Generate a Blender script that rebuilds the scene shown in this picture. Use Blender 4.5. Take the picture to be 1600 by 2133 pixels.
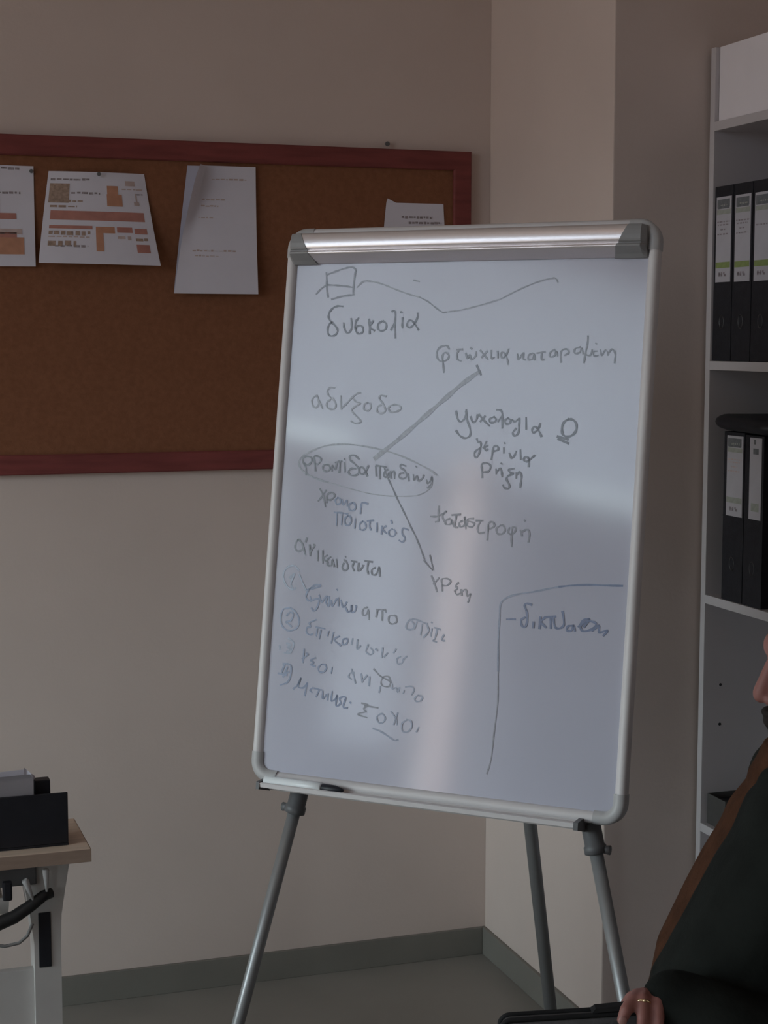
import bpy, bmesh, math, random
from mathutils import Vector, Matrix
random.seed(7)
S = bpy.context.scene
for o in list(bpy.data.objects): bpy.data.objects.remove(o, do_unlink=True)
COL = S.collection
PI = math.pi
V = Vector

# ------------------------------------------------------------------ camera
CAM = V((-1.6831, -4.0836, 1.65))
YAW, PITCH, ROLL, FPX = 0.32910, -0.1023, 0.0006, 3505.2
fw = V((math.sin(YAW)*math.cos(PITCH), math.cos(YAW)*math.cos(PITCH), math.sin(PITCH)))
rt = V((math.cos(YAW), -math.sin(YAW), 0)); up = rt.cross(fw)
r2 = rt*math.cos(ROLL)+up*math.sin(ROLL); u2 = -rt*math.sin(ROLL)+up*math.cos(ROLL)
cd = bpy.data.cameras.new('camera'); cam = bpy.data.objects.new('camera', cd); COL.objects.link(cam)
M = Matrix((r2, u2, -fw)).transposed().to_4x4(); M.translation = CAM
cam.matrix_world = M
cd.sensor_fit = 'VERTICAL'; cd.sensor_height = 24.0; cd.lens = FPX/2133*24.0
cd.clip_start = 0.05; cd.clip_end = 60
S.camera = cam

# ------------------------------------------------------------------ light
wd = bpy.data.worlds.new('World'); S.world = wd; wd.use_nodes = True
nt = wd.node_tree; bg = nt.nodes['Background']
# open sky above the horizon, dim street and house fronts below it
tc = nt.nodes.new('ShaderNodeTexCoord'); sp = nt.nodes.new('ShaderNodeSeparateXYZ'); rp = nt.nodes.new('ShaderNodeValToRGB'); mp = nt.nodes.new('ShaderNodeMapRange')
nt.links.new(tc.outputs['Generated'], sp.inputs[0]); nt.links.new(sp.outputs['Z'], mp.inputs['Value'])
mp.inputs['From Min'].default_value = -1; mp.inputs['From Max'].default_value = 1
nt.links.new(mp.outputs[0], rp.inputs['Fac']); nt.links.new(rp.outputs['Color'], bg.inputs['Color'])
e = rp.color_ramp.elements; e[0].position = 0.0; e[0].color = (0.20, 0.165, 0.135, 1); e[1].position = 1.0; e[1].color = (0.30, 0.36, 0.40, 1)
for p, c in ((0.485, (0.20, 0.17, 0.14, 1)), (0.515, (0.68, 0.79, 0.82, 1)), (0.63, (0.77, 0.95, 1.0, 1)), (0.73, (0.30, 0.34, 0.36, 1))):
    q = rp.color_ramp.elements.new(p); q.color = c
bg.inputs['Strength'].default_value = 10.8
def portal(name, loc, sy, sz):
    l = bpy.data.lights.new(name, 'AREA'); l.shape = 'RECTANGLE'; l.size = sz; l.size_y = sy
    l.cycles.is_portal = True
    o = bpy.data.objects.new(name, l); COL.objects.link(o)
    o.location = loc; o.rotation_euler = (0, -PI/2, 0)      # shines towards +x
    return o
WIN = [(-3.22, -2.845, 0.75, 2.26), (-2.19, -0.75, 0.10, 2.20), (-3.95, -2.00, 2.26, 3.36), (-5.60, -5.00, 0.90, 2.25), (-2.845, -2.44, 1.09, 2.26)]      # y0, y1, z0, z1 of the left-wall openings; high strip and rearmost one added for light
XL = -4.2
for k, (y0, y1, z0, z1) in enumerate(WIN):
    portal('window_daylight', (XL-0.22, (y0+y1)/2, (z0+z1)/2), y1-y0, z1-z0)
vs = S.view_settings
vs.view_transform = 'Standard'; vs.look = 'None'; vs.exposure = 0.0; vs.gamma = 1.0; vs.use_curve_mapping = False

# ------------------------------------------------------------------ materials
def nd(nt, t, **k):
    n = nt.nodes.new(t)
    for a, b in k.items(): setattr(n, a, b)
    return n
def mat(name, col, rough=0.6, metal=0.0, spec=0.5, var=0.0, scale=20.0, bump=0.0, bscale=None, coat=0.0, stretch=None, col2=None):
    m = bpy.data.materials.new(name); m.use_nodes = True
    nt = m.node_tree; b = nt.nodes['Principled BSDF']
    b.inputs['Base Color'].default_value = (*col, 1); b.inputs['Roughness'].default_value = rough
    b.inputs['Metallic'].default_value = metal; b.inputs['Specular IOR Level'].default_value = spec
    b.inputs['Coat Weight'].default_value = coat
    if var or bump or col2:
        tc = nd(nt, 'ShaderNodeTexCoord'); src = tc.outputs['Object']
        if stretch:
            mp = nd(nt, 'ShaderNodeMapping'); mp.inputs['Scale'].default_value = stretch
            nt.links.new(src, mp.inputs['Vector']); src = mp.outputs['Vector']
    if var or col2:
        n = nd(nt, 'ShaderNodeTexNoise'); n.inputs['Scale'].default_value = scale; n.inputs['Detail'].default_value = 6
        nt.links.new(src, n.inputs['Vector'])
        r = nd(nt, 'ShaderNodeValToRGB')
        c1 = col; c2 = col2 or tuple(min(1, c*(1+var)) for c in col)
        if not col2: c1 = tuple(c*(1-var) for c in col)
        r.color_ramp.elements[0].position = 0.3; r.color_ramp.elements[1].position = 0.7
        r.color_ramp.elements[0].color = (*c1, 1); r.color_ramp.elements[1].color = (*c2, 1)
        nt.links.new(n.outputs['Fac'], r.inputs['Fac']); nt.links.new(r.outputs['Color'], b.inputs['Base Color'])
    if bump:
        n2 = nd(nt, 'ShaderNodeTexNoise'); n2.inputs['Scale'].default_value = bscale or scale*3; n2.inputs['Detail'].default_value = 5
        nt.links.new(src, n2.inputs['Vector'])
        bp = nd(nt, 'ShaderNodeBump'); bp.inputs['Strength'].default_value = bump; bp.inputs['Distance'].default_value = 0.002
        nt.links.new(n2.outputs['Fac'], bp.inputs['Height']); nt.links.new(bp.outputs['Normal'], b.inputs['Normal'])
    return m
MT = dict(
 wall=mat('wall_paint', (0.67, 0.565, 0.515), 0.9, spec=0.2, var=0.03, scale=3, bump=0.15, bscale=120),
 ceil=mat('ceiling_paint', (0.74, 0.68, 0.63), 0.95, spec=0.1, var=0.02, scale=3),
 floor=mat('floor_tile', (0.285, 0.272, 0.25), 0.45, spec=0.3, var=0.08, scale=4),
 skirt=mat('skirting_tile', (0.215, 0.203, 0.182), 0.5, spec=0.3, var=0.06, scale=6),
 cork=mat('cork', (0.215, 0.092, 0.050), 0.95, spec=0.05, scale=90, col2=(0.255, 0.112, 0.062), bump=0.25, bscale=300),
 frame=mat('red_brown_wood', (0.20, 0.052, 0.048), 0.6, spec=0.25, var=0.18, scale=8, stretch=(1, 8, 8)),
 paper=mat('paper', (0.70, 0.68, 0.76), 0.85, spec=0.1, var=0.02, scale=15),
 papershade=mat('paper_shade', (0.50, 0.50, 0.60), 0.85, spec=0.1, var=0.03, scale=15),  # paper darkened and blued for the shade on the under page
 orange=mat('print_orange', (0.52, 0.265, 0.175), 0.85, spec=0.1, var=0.1, scale=40),
 rose=mat('print_rose', (0.46, 0.215, 0.18), 0.85, spec=0.1, var=0.1, scale=40),
 pale=mat('print_pale', (0.53, 0.42, 0.40), 0.85, spec=0.1, var=0.1, scale=60),
 text=mat('print_grey', (0.30, 0.26, 0.28), 0.85, spec=0.1, var=0.35, scale=220),
 tan=mat('print_tan', (0.36, 0.26, 0.21), 0.85, spec=0.1, var=0.25, scale=150),
 board=mat('glossy_white_enamel', (0.50, 0.505, 0.595), 0.10, spec=0.55, var=0.02, scale=5),
 rim=mat('pale_aluminium', (0.66, 0.63, 0.635), 0.45, metal=0.0, spec=0.5, var=0.04, scale=12),
 cap=mat('grey_plastic', (0.28, 0.28, 0.285), 0.45, spec=0.4, var=0.05, scale=30),
 capl=mat('light_grey_plastic', (0.46, 0.455, 0.46), 0.4, spec=0.4, var=0.04, scale=30),
 alu=mat('brushed_aluminium', (0.80, 0.75, 0.76), 0.34, metal=0.7, var=0.03, scale=60, stretch=(1, 30, 30)),
 leg=mat('silver_grey_tube', (0.30, 0.305, 0.31), 0.38, metal=0.45, var=0.04, scale=20),
 dgrey=mat('dark_grey_plastic', (0.12, 0.12, 0.125), 0.45, spec=0.4, var=0.06, scale=40),
 white=mat('white_plastic', (0.75, 0.78, 0.80), 0.35, spec=0.5, var=0.02, scale=40),
 black=mat('black_plastic', (0.017, 0.018, 0.024), 0.45, spec=0.35, var=0.15, scale=40),
 panelw=mat('white_melamine_lit', (0.86, 0.82, 0.86), 0.5, spec=0.35, var=0.02, scale=8),  # lit copy of the melamine, light on the front panel in its colour
 melamine=mat('white_melamine_shaded', (0.56, 0.525, 0.54), 0.5, spec=0.35, var=0.02, scale=8),  # same melamine darkened for the shade inside the shelves
 binder=mat('black_binder_cover', (0.020, 0.020, 0.026), 0.6, spec=0.3, var=0.2, scale=60, bump=0.25, bscale=250),
 ring=mat('dull_steel', (0.10, 0.10, 0.105), 0.35, metal=0.9, var=0.05, scale=50),
 label=mat('spine_label_paper', (0.50, 0.48, 0.52), 0.8, spec=0.1, var=0.03, scale=30),
 head=mat('label_header_grey', (0.17, 0.175, 0.185), 0.8, spec=0.1, var=0.15, scale=80),
 green=mat('label_green', (0.27, 0.33, 0.13), 0.8, spec=0.1, var=0.1, scale=80),
 sage=mat('label_sage', (0.36, 0.37, 0.33), 0.8, spec=0.1, var=0.1, scale=80),
 oak=mat('pale_oak_laminate', (0.66, 0.52, 0.41), 0.5, spec=0.3, var=0.08, scale=6, stretch=(1.5, 14, 14)),
 edge=mat('desk_edge_band', (0.34, 0.25, 0.20), 0.55, spec=0.3, var=0.08, scale=10, stretch=(2, 14, 14)),
 dsteel=mat('desk_grey_steel', (0.55, 0.53, 0.515), 0.5, spec=0.4, var=0.04, scale=15),
 cable=mat('black_cable', (0.015, 0.015, 0.016), 0.5, spec=0.4, var=0.1, scale=30),
 gcable=mat('grey_cable', (0.22, 0.22, 0.22), 0.5, spec=0.4, var=0.1, scale=30),
 jacket=mat('dark_green_black_cloth', (0.011, 0.0125, 0.011), 0.9, spec=0.12, var=0.3, scale=14, bump=0.4, bscale=160),
 sweater=mat('rust_brown_knit', (0.062, 0.026, 0.014), 0.95, spec=0.1, var=0.25, scale=35, bump=0.6, bscale=200),
 trouser=mat('dark_trousers', (0.03, 0.03, 0.04), 0.9, spec=0.1, var=0.2, scale=20),
 skin=mat('skin', (0.27, 0.115, 0.098), 0.55, spec=0.35, var=0.10, scale=28, bump=0.1, bscale=120),
 nail=mat('fingernail', (0.36, 0.19, 0.17), 0.35, spec=0.5, var=0.05, scale=40),
 hair=mat('dark_hair', (0.02, 0.014, 0.012), 0.7, spec=0.2, var=0.4, scale=50, stretch=(1, 1, 6)),
 gold=mat('gold', (0.80, 0.60, 0.36), 0.25, metal=1.0, var=0.03, scale=50),
 bagf=mat('charcoal_fabric', (0.085, 0.082, 0.085), 0.85, spec=0.2, var=0.12, scale=70, bump=0.4, bscale=260),
 bagb=mat('black_binding', (0.014, 0.014, 0.015), 0.75, spec=0.2, var=0.2, scale=60),
 seat=mat('dark_red_seat', (0.07, 0.016, 0.014), 0.85, spec=0.15, var=0.2, scale=40),
 blue=mat('blue_grey_card', (0.10, 0.13, 0.17), 0.7, spec=0.2, var=0.1, scale=20),
 papershade_grey=mat('paper_grey_shade', (0.38, 0.36, 0.385), 0.85, spec=0.1, var=0.04, scale=15),  # white paper darkened, shade on the front sheets put into the colour
 boxg=mat('grey_board', (0.085, 0.08, 0.078), 0.85, spec=0.1, var=0.1, scale=15),
 shoe=mat('shoe_leather', (0.02, 0.018, 0.017), 0.5, spec=0.3, var=0.2, scale=20),
 pvc=mat('white_window_frame', (0.72, 0.72, 0.72), 0.4, spec=0.4, var=0.02, scale=10),
)
INKC = dict(dark=(0.165, 0.17, 0.20), mid=(0.255, 0.265, 0.305), faint=(0.33, 0.34, 0.385), blue=(0.21, 0.25, 0.37), faintblue=(0.305, 0.345, 0.445))
for k, c in INKC.items(): MT['ink_'+k] = mat('marker_ink_'+k, c, 0.2, spec=0.5, var=0.16, scale=160)
def sheer(name, col, trans, open_=0.0):
    m = bpy.data.materials.new(name); m.use_nodes = True; nt = m.node_tree
    out = nt.nodes['Material Output']; nt.nodes.remove(nt.nodes['Principled BSDF'])
    d = nd(nt, 'ShaderNodeBsdfDiffuse'); t = nd(nt, 'ShaderNodeBsdfTranslucent'); mx = nd(nt, 'ShaderNodeMixShader')
    tc = nd(nt, 'ShaderNodeTexCoord'); n = nd(nt, 'ShaderNodeTexNoise'); n.inputs['Scale'].default_value = 60
    r = nd(nt, 'ShaderNodeValToRGB'); r.color_ramp.elements[0].color = (*[c*.9 for c in col], 1); r.color_ramp.elements[1].color = (*col, 1)
    nt.links.new(tc.outputs['Object'], n.inputs['Vector']); nt.links.new(n.outputs['Fac'], r.inputs['Fac'])
    nt.links.new(r.outputs['Color'], d.inputs['Color']); nt.links.new(r.outputs['Color'], t.inputs['Color'])
    mx.inputs[0].default_value = trans
    nt.links.new(d.outputs[0], mx.inputs[1]); nt.links.new(t.outputs[0], mx.inputs[2]); tr = nd(nt, 'ShaderNodeBsdfTransparent'); m2 = nd(nt, 'ShaderNodeMixShader'); m2.inputs[0].default_value = open_      # the open weave
    tr.inputs[0].default_value = (*[min(1, c*1.05) for c in col], 1)
    nt.links.new(mx.outputs[0], m2.inputs[1]); nt.links.new(tr.outputs[0], m2.inputs[2]); nt.links.new(m2.outputs[0], out.inputs[0])
    return m
MT['curtain'] = sheer('sheer_rose_curtain', (0.97, 0.80, 0.76), 0.92, 0.85)
lm = mat('warm_fill_diffuser', (0.9, 0.85, 0.8), 0.6, var=0.02, scale=20); pb = lm.node_tree.nodes['Principled BSDF']
pb.inputs['Emission Color'].default_value = (1.0, 0.66, 0.46, 1); pb.inputs['Emission Strength'].default_value = 0.8; MT['fillpanel'] = lm  # glow of the added ceiling panel
MT['drape'] = sheer('grey_curtain', (0.55, 0.55, 0.58), 0.45)
MT['net'] = sheer('white_net_curtain', (0.84, 0.84, 0.88), 0.70, 0.58)

# ------------------------------------------------------------------ mesh helpers
def add_box(bm, lo, hi, bev=0.0, mi=0):
    lo, hi = V(lo), V(hi)
    r = bmesh.ops.create_cube(bm, size=1.0)
    for v in r['verts']: v.co = V((lo[i]+(v.co[i]+.5)*(hi[i]-lo[i]) for i in range(3)))
    fs = list({f for v in r['verts'] for f in v.link_faces})
    for f in fs: f.material_index = mi
    if bev > 0:
        es = list({e for f in fs for e in f.edges})
        bmesh.ops.bevel(bm, geom=es, offset=bev, segments=2, affect='EDGES', profile=0.6)
def frame_of(d):
    d = d.normalized(); a = V((0, 0, 1)) if abs(d.z) < 0.9 else V((1, 0, 0))
    x = a.cross(d).normalized(); return x, d.cross(x)
def add_tube(bm, pts, rad, seg=12, caps=True, mi=0):
    pts = [V(p) for p in pts]; n = len(pts)
    rad = rad if isinstance(rad, (list, tuple)) else [rad]*n
    rings = []; x = None
    for i, p in enumerate(pts):
        d = (pts[min(i+1, n-1)]-pts[max(i-1, 0)])
        if x is None: x, y = frame_of(d)
        else:
            d = d.normalized(); x = (x-d*x.dot(d)).normalized(); y = d.cross(x)
        rings.append([bm.verts.new(p+(x*math.cos(2*PI*k/seg)+y*math.sin(2*PI*k/seg))*rad[i]) for k in range(seg)])
    for a, b in zip(rings, rings[1:]):
        for k in range(seg):
            f = bm.faces.new((a[k], a[(k+1) % seg], b[(k+1) % seg], b[k])); f.smooth = True; f.material_index = mi
    if caps:
        for r_, s in ((rings[0], -1), (rings[-1], 1)):
            f = bm.faces.new(r_ if s > 0 else r_[::-1]); f.material_index = mi
def add_loops(bm, loops, close=True, caps=False, mi=0, smooth=True):
    rs = [[bm.verts.new(p) for p in l] for l in loops]; n = len(rs[0])
    for a, b in zip(rs, rs[1:]):
        for k in range(n if close else n-1):
            f = bm.faces.new((a[k], a[(k+1) % n], b[(k+1) % n], b[k])); f.smooth = smooth; f.material_index = mi
    if caps:
        bm.faces.new(rs[0][::-1]).material_index = mi; bm.faces.new(rs[-1]).material_index = mi
    return rs
def add_ell(bm, c, r, rot=None, seg=20):
    q = bmesh.ops.create_uvsphere(bm, u_segments=seg, v_segments=seg//2+2, radius=1.0)
    m = Matrix.Diagonal((*r, 1)) if not rot else rot.to_4x4() @ Matrix.Diagonal((*r, 1))
    for v in q['verts']: v.co = (m @ v.co)+V(c)
def add_caps(bm, p0, r0, p1, r1, seg=16):
    """a tapered capsule"""
    p0, p1 = V(p0), V(p1); d = (p1-p0); L = d.length; n = d/L
    pts = []; rr = []
    for k in range(6):
        a = -PI/2+PI/2*k/5*0.999; pts.append(p0+n*r0*math.sin(a)); rr.append(max(1e-4, r0*math.cos(a)))
    for k in range(6):
        a = PI/2*k/5; pts.append(p1+n*r1*math.sin(a)); rr.append(max(1e-4, r1*math.cos(a)))
    add_tube(bm, pts, rr, seg)
def smooth_all(bm):
    for f in bm.faces: f.smooth = True
def quad(bm, a, b, c, d, mi=0):
    f = bm.faces.new([bm.verts.new(p) for p in (a, b, c, d)]); f.material_index = mi; return f
def link(name, bm, mats, parent=None, at=None, recalc=True):
    """one mesh object, origin at the middle of its box (or at a given point)"""
    if recalc: bmesh.ops.recalc_face_normals(bm, faces=bm.faces)
    xs = [v.co for v in bm.verts]
    c = V(at) if at is not None else V((sum((min(p[i] for p in xs), max(p[i] for p in xs)))/2 for i in range(3)))
    for v in bm.verts: v.co -= c
    me = bpy.data.meshes.new(name); bm.to_mesh(me); bm.free()
    for m in (mats if isinstance(mats, (list, tuple)) else [mats]): me.materials.append(MT[m])
    o = bpy.data.objects.new(name, me); COL.objects.link(o)
    base = V((0, 0, 0)); p = parent
    while p is not None: base = base+p.location; p = p.parent
    o.location = c-base
    if parent is not None: o.parent = parent
    return o
def tag(o, label, cat, group=None):
    o['label'] = label; o['category'] = cat
    if group: o['group'] = group
    return o
def thing(name, loc, label, cat, group=None):
    o = bpy.data.objects.new(name, None); COL.objects.link(o); o.location = loc; o.empty_display_size = 0.05
    return tag(o, label, cat, group)
def struct(name, bm, m, parent=None):
    o = link(name, bm, m, parent)
    if parent is None: o['kind'] = 'structure'
    return o
def box_obj(name, lo, hi, m, parent=None, bev=0.0):
    bm = bmesh.new(); add_box(bm, lo, hi, bev); return link(name, bm, m, parent)
def copy_tree(o, parent=None):
    c = o.copy(); COL.objects.link(c)
    if parent is not None: c.parent = parent
    for ch in list(o.children): copy_tree(ch, c)
    return c
def fuse(bm, voxel, smooth=6, factor=0.5):
    """melt overlapping solids into one continuous surface"""
    bmesh.ops.recalc_face_normals(bm, faces=bm.faces)
    me = bpy.data.meshes.new('tmp'); bm.to_mesh(me); bm.free()
    o = bpy.data.objects.new('tmp', me); COL.objects.link(o)
    r = o.modifiers.new('r', 'REMESH'); r.mode = 'VOXEL'; r.voxel_size = voxel; r.use_smooth_shade = True
    s = o.modifiers.new('s', 'SMOOTH'); s.factor = factor; s.iterations = smooth
    dg = bpy.context.evaluated_depsgraph_get(); dg.update()
    ev = o.evaluated_get(dg); m2 = bpy.data.meshes.new_from_object(ev)
    out = bmesh.new(); out.from_mesh(m2)
    bpy.data.objects.remove(o); bpy.data.meshes.remove(me); bpy.data.meshes.remove(m2)
    smooth_all(out); return out
INK = [
 ('square','mid',0.0035,[[(-268.8,420.8),(-267.4,406.0),(-265.6,388.3),(-262.0,376.1)],[(-267.8,416.9),(-252.9,421.9),(-233.7,427.5),(-218.7,429.8),(-212.5,427.1),(-210.0,422.4)],[(-210.3,426.7),(-211.4,413.0),(-212.4,397.4),(-212.1,379.5)],[(-254.5,372.1),(-240.6,375.9),(-225.6,378.6),(-210.2,379.8)],[(-264.2,398.5),(-246.6,397.3),(-229.1,395.7),(-213.8,393.2)],[(-268.5,397.2),(-278.9,390.4),(-286.6,381.7)]]),
 ('wave','faint',0.0032,[[(-205.1,393.1),(-193.1,404.0),(-180.2,403.8),(-165.1,401.1),(-149.8,396.6),(-136.8,391.6),(-117.3,384.6),(-95.8,377.7),(-81.0,374.2)],[(-94.7,404.5),(-83.0,401.9)]]),
 ('wave','mid',0.003,[[(-81.0,374.2),(-63.8,365.9),(-48.6,355.2),(-35.2,347.2),(-27.5,347.5)]]),
 ('wave','faint',0.0026,[[(-28.2,347.7),(-1.2,350.9),(34.2,359.0),(69.9,369.1),(91.2,379.3),(112.5,389.0),(140.5,399.4),(163.4,404.4),(169.5,403.5),(173.4,397.3)]]),
 ('word','dark',0.0038,[[(-230.6,359.1),(-241.5,359.6),(-250.0,356.7),(-257.1,348.9),(-258.6,340.1),(-253.6,332.3),(-243.1,323.4),(-238.1,315.6),(-241.9,307.8),(-250.4,305.4),(-256.8,309.7),(-258.5,319.5),(-255.4,327.4),(-250.2,330.3)],[(-227.2,329.2),(-225.6,321.4),(-221.7,313.6),(-216.1,311.2),(-211.2,317.5),(-210.9,327.2),(-212.7,337.0)],[(-197.7,337.9),(-202.6,332.1),(-203.5,321.4),(-200.1,312.6),(-194.4,309.3),(-188.3,312.6),(-187.7,319.4),(-192.4,324.2),(-198.7,323.3),(-201.7,319.4)],[(-177.2,335.8),(-175.2,323.2),(-173.7,309.7)],[(-168.4,332.9),(-174.2,324.2),(-172.7,319.3),(-165.0,315.5)],[(-151.3,331.8),(-158.4,327.0),(-157.7,318.3),(-151.1,314.5),(-142.9,318.3),(-142.5,327.0),(-149.3,332.4)],[(-132.5,349.1),(-128.4,350.4),(-125.8,344.3),(-125.6,326.9),(-122.7,301.9)],[(-132.2,316.4),(-126.7,326.9)],[(-111.3,337.5),(-111.3,326.9),(-110.3,319.2)],[(-115.4,348.0),(-113.7,347.3)],[(-83.1,345.9),(-83.4,336.4),(-89.8,324.9),(-96.8,320.1),(-101.7,324.0),(-100.7,330.7),(-94.7,333.5),(-86.9,326.8),(-78.8,316.3)]]),
 ('word','faint',0.0034,[[(-272.1,197.0),(-278.8,192.0),(-279.9,184.1),(-275.3,176.4),(-269.2,176.5),(-266.1,184.3),(-269.0,194.1)],[(-271.5,197.6),(-265.1,186.3),(-257.2,173.8)],[(-235.5,211.7),(-245.3,212.0),(-250.3,206.1),(-247.5,198.3),(-237.1,190.7),(-231.0,181.0),(-234.7,173.6),(-244.5,174.0),(-249.8,179.7),(-248.8,186.6),(-242.6,190.6)],[(-222.5,197.7),(-221.7,187.0),(-219.6,173.5)],[(-219.7,175.4),(-210.6,183.3),(-200.7,194.2),(-190.5,202.1),(-183.2,203.5)],[(-198.6,195.2),(-191.6,187.5),(-182.8,184.8),(-195.1,177.8),(-198.5,171.9),(-194.2,166.2),(-182.8,156.8),(-178.6,152.0),(-188.6,148.5),(-198.5,152.6)],[(-169.0,186.0),(-175.1,182.0),(-174.5,174.3),(-167.9,171.5),(-161.9,176.5),(-163.5,184.1),(-169.0,186.0)],[(-133.9,198.1),(-143.5,199.5),(-146.3,194.0),(-139.3,186.5),(-134.5,178.9),(-132.9,171.2),(-141.1,167.2),(-148.7,170.9),(-148.3,178.6),(-141.2,182.6)],[(-115.9,183.0),(-124.2,181.0),(-126.9,175.2),(-120.2,169.9),(-109.8,171.7),(-102.9,176.6),(-106.4,182.2),(-116.0,184.0)]]),
 ('arrow','faint',0.0085,[[(-146.8,87.5),(-94.9,129.8),(-60.2,160.2),(-25.9,190.3),(8.2,220.1),(40.5,243.8)]]),
 ('arrow','dark',0.004,[[(35.8,253.8),(40.3,245.5),(44.7,237.8)]]),
 ('word','mid',0.0034,[[(-17.9,282.4),(-23.6,288.5),(-35.2,286.0),(-41.1,277.5),(-38.9,265.4),(-29.4,260.6),(-19.3,265.5),(-18.6,272.8),(-25.3,276.4),(-30.1,270.3),(-27.9,257.0),(-25.4,241.3)],[(-3.6,281.3),(6.8,282.0)],[(1.1,281.8),(-3.0,274.0),(-1.0,264.4),(5.6,262.0)],[(13.7,275.3),(17.0,265.7),(21.6,272.9),(24.8,264.5),(32.1,270.6),(32.9,277.8)],[(22.1,284.7),(24.0,283.3)],[(40.4,280.2),(48.7,271.9),(55.6,264.7)],[(53.3,279.1),(43.8,268.2)],[(60.8,280.3),(61.8,267.1),(66.8,268.4)],[(72.4,279.1),(74.0,267.2)],[(92.4,282.8),(89.2,274.4),(83.3,267.3),(79.3,270.8),(80.1,276.8),(85.3,275.6),(91.1,264.9),(93.4,256.6)]]),
 ('word','mid',0.0034,[[(109.3,274.5),(111.2,265.0),(115.8,271.0),(120.4,276.9),(119.9,266.3),(124.5,264.6)],[(136.8,275.8),(129.5,272.2),(130.0,265.1),(137.4,266.4),(139.3,274.7),(141.3,264.0)],[(144.2,275.9),(158.9,278.3)],[(152.8,277.1),(152.9,265.3),(157.3,265.3)],[(176.0,281.9),(167.7,277.1),(168.2,270.1),(175.5,271.3),(178.1,279.5),(181.6,271.3)],[(188.5,260.8),(186.5,272.5),(188.4,280.7),(196.8,283.1),(200.8,277.3),(193.8,272.5)],[(220.9,286.7),(211.4,283.1),(211.9,276.1),(220.3,277.3),(223.5,284.4),(226.6,275.0)],[(233.0,305.4),(232.8,291.4),(230.2,275.0),(228.8,259.9)],[(230.3,273.9),(238.8,272.8),(241.8,282.1)],[(250.4,279.8),(244.5,278.6),(246.1,271.6),(253.3,272.8)],[(247.4,293.0),(249.9,291.9)],[(256.3,282.1),(259.3,272.8),(263.6,279.8),(265.9,282.2)],[(268.4,279.8),(270.1,272.9)],[(269.9,276.4),(276.6,283.3),(281.7,277.6),(282.9,270.6),(282.1,260.2)]]),
 ('word','dark',0.0038,[[(2.8,174.2),(6.4,161.0),(13.2,156.4),(20.4,163.7),(21.5,176.9)],[(21.2,174.5),(24.6,159.0),(30.7,144.8),(31.6,132.8),(22.9,127.8),(12.3,132.3),(5.3,139.9)],[(30.6,165.1),(35.1,155.6),(41.3,159.3),(43.1,168.9)],[(45.7,169.0),(55.3,159.6),(66.7,149.9)],[(57.3,166.8),(49.1,157.1)],[(73.9,166.0),(66.6,162.3),(67.0,156.3),(74.6,156.5),(78.1,161.3),(73.9,166.0)],[(78.2,178.0),(85.8,176.9),(89.0,167.5),(90.0,146.6)],[(82.1,157.8),(87.8,167.4)],[(99.3,164.1),(94.6,160.5),(96.2,154.6),(102.5,154.7),(104.6,160.7),(99.3,164.1)],[(107.0,161.9),(112.3,158.5),(119.5,163.4)],[(120.7,164.6),(120.3,151.6),(119.9,139.8),(114.0,133.7),(109.9,139.5),(115.6,146.7)],[(132.3,166.0),(133.7,146.0)],[(158.6,155.9),(154.4,145.3),(147.2,140.4),(144.4,145.1),(149.0,151.0),(155.6,145.3),(161.8,134.2)]]),
 ('zero','dark',0.0045,[[(208.3,164.7),(201.3,160.4),(197.5,151.0),(199.3,139.3),(207.9,134.9),(217.4,138.6),(223.1,148.1),(221.4,158.5),(214.5,164.2),(207.2,164.2)],[(190.8,134.9),(209.4,130.3)],[(192.3,131.0),(210.6,123.8)]]),
 ('word','dark',0.0038,[[(44.8,127.2),(47.8,121.3),(51.5,122.6),(53.2,116.7),(51.5,104.7),(47.1,95.1),(42.5,98.5),(43.8,105.7),(52.3,111.9)],[(63.0,122.9),(59.8,114.5),(62.8,107.4),(66.4,109.9)],[(57.4,112.0),(66.0,115.8)],[(74.0,92.3),(75.5,107.8),(77.5,115.0),(83.8,115.2),(85.0,109.3),(78.1,106.7)],[(95.3,113.1),(96.0,103.7)],[(95.7,121.6),(97.4,120.3)],[(106.0,104.0),(110.4,95.8),(115.1,99.5),(118.3,107.9)],[(125.6,110.4),(127.3,94.0)],[(152.4,101.8),(146.5,96.9),(139.4,90.8),(133.1,93.0),(135.2,98.9),(141.6,95.6),(142.5,82.7)]]),
 ('word','dark',0.0038,[[(59.7,61.0),(58.0,74.0),(56.8,83.5),(65.6,86.1),(73.5,81.6),(70.4,72.0),(61.6,70.5)],[(84.0,76.1),(84.6,67.8)],[(85.5,72.5),(91.5,77.5),(94.5,70.5),(95.8,63.4)],[(92.1,86.5),(94.3,85.1)],[(116.6,78.3),(106.7,75.6),(110.8,71.0),(115.9,70.0),(106.2,65.0),(104.1,59.0),(109.8,49.8),(108.9,43.9),(101.3,44.7),(98.5,49.4)],[(120.8,71.4),(121.5,62.0)],[(122.3,67.9),(127.0,72.8),(130.6,67.0),(130.5,57.6),(129.6,46.3)]]),
 ('ellipse','faint',0.0034,[[(-25.5,61.4),(-39.1,70.2),(-68.3,83.3),(-102.2,95.3),(-136.0,103.4),(-170.0,108.5),(-204.1,111.0),(-238.1,108.6),(-265.1,100.7),(-287.4,89.7)]]),
 ('ellipse','mid',0.0036,[[(-287.4,89.7),(-297.1,79.1),(-294.9,66.8),(-277.6,54.0),(-249.2,44.7),(-235.2,41.5)]]),
 ('ellipse','faint',0.0022,[[(-235.2,41.5),(-216.6,37.7),(-184.3,30.8),(-152.4,24.9),(-118.8,22.2),(-85.8,22.6),(-59.7,25.6),(-42.9,33.3),(-33.9,43.6),(-34.5,51.5)]]),
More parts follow.
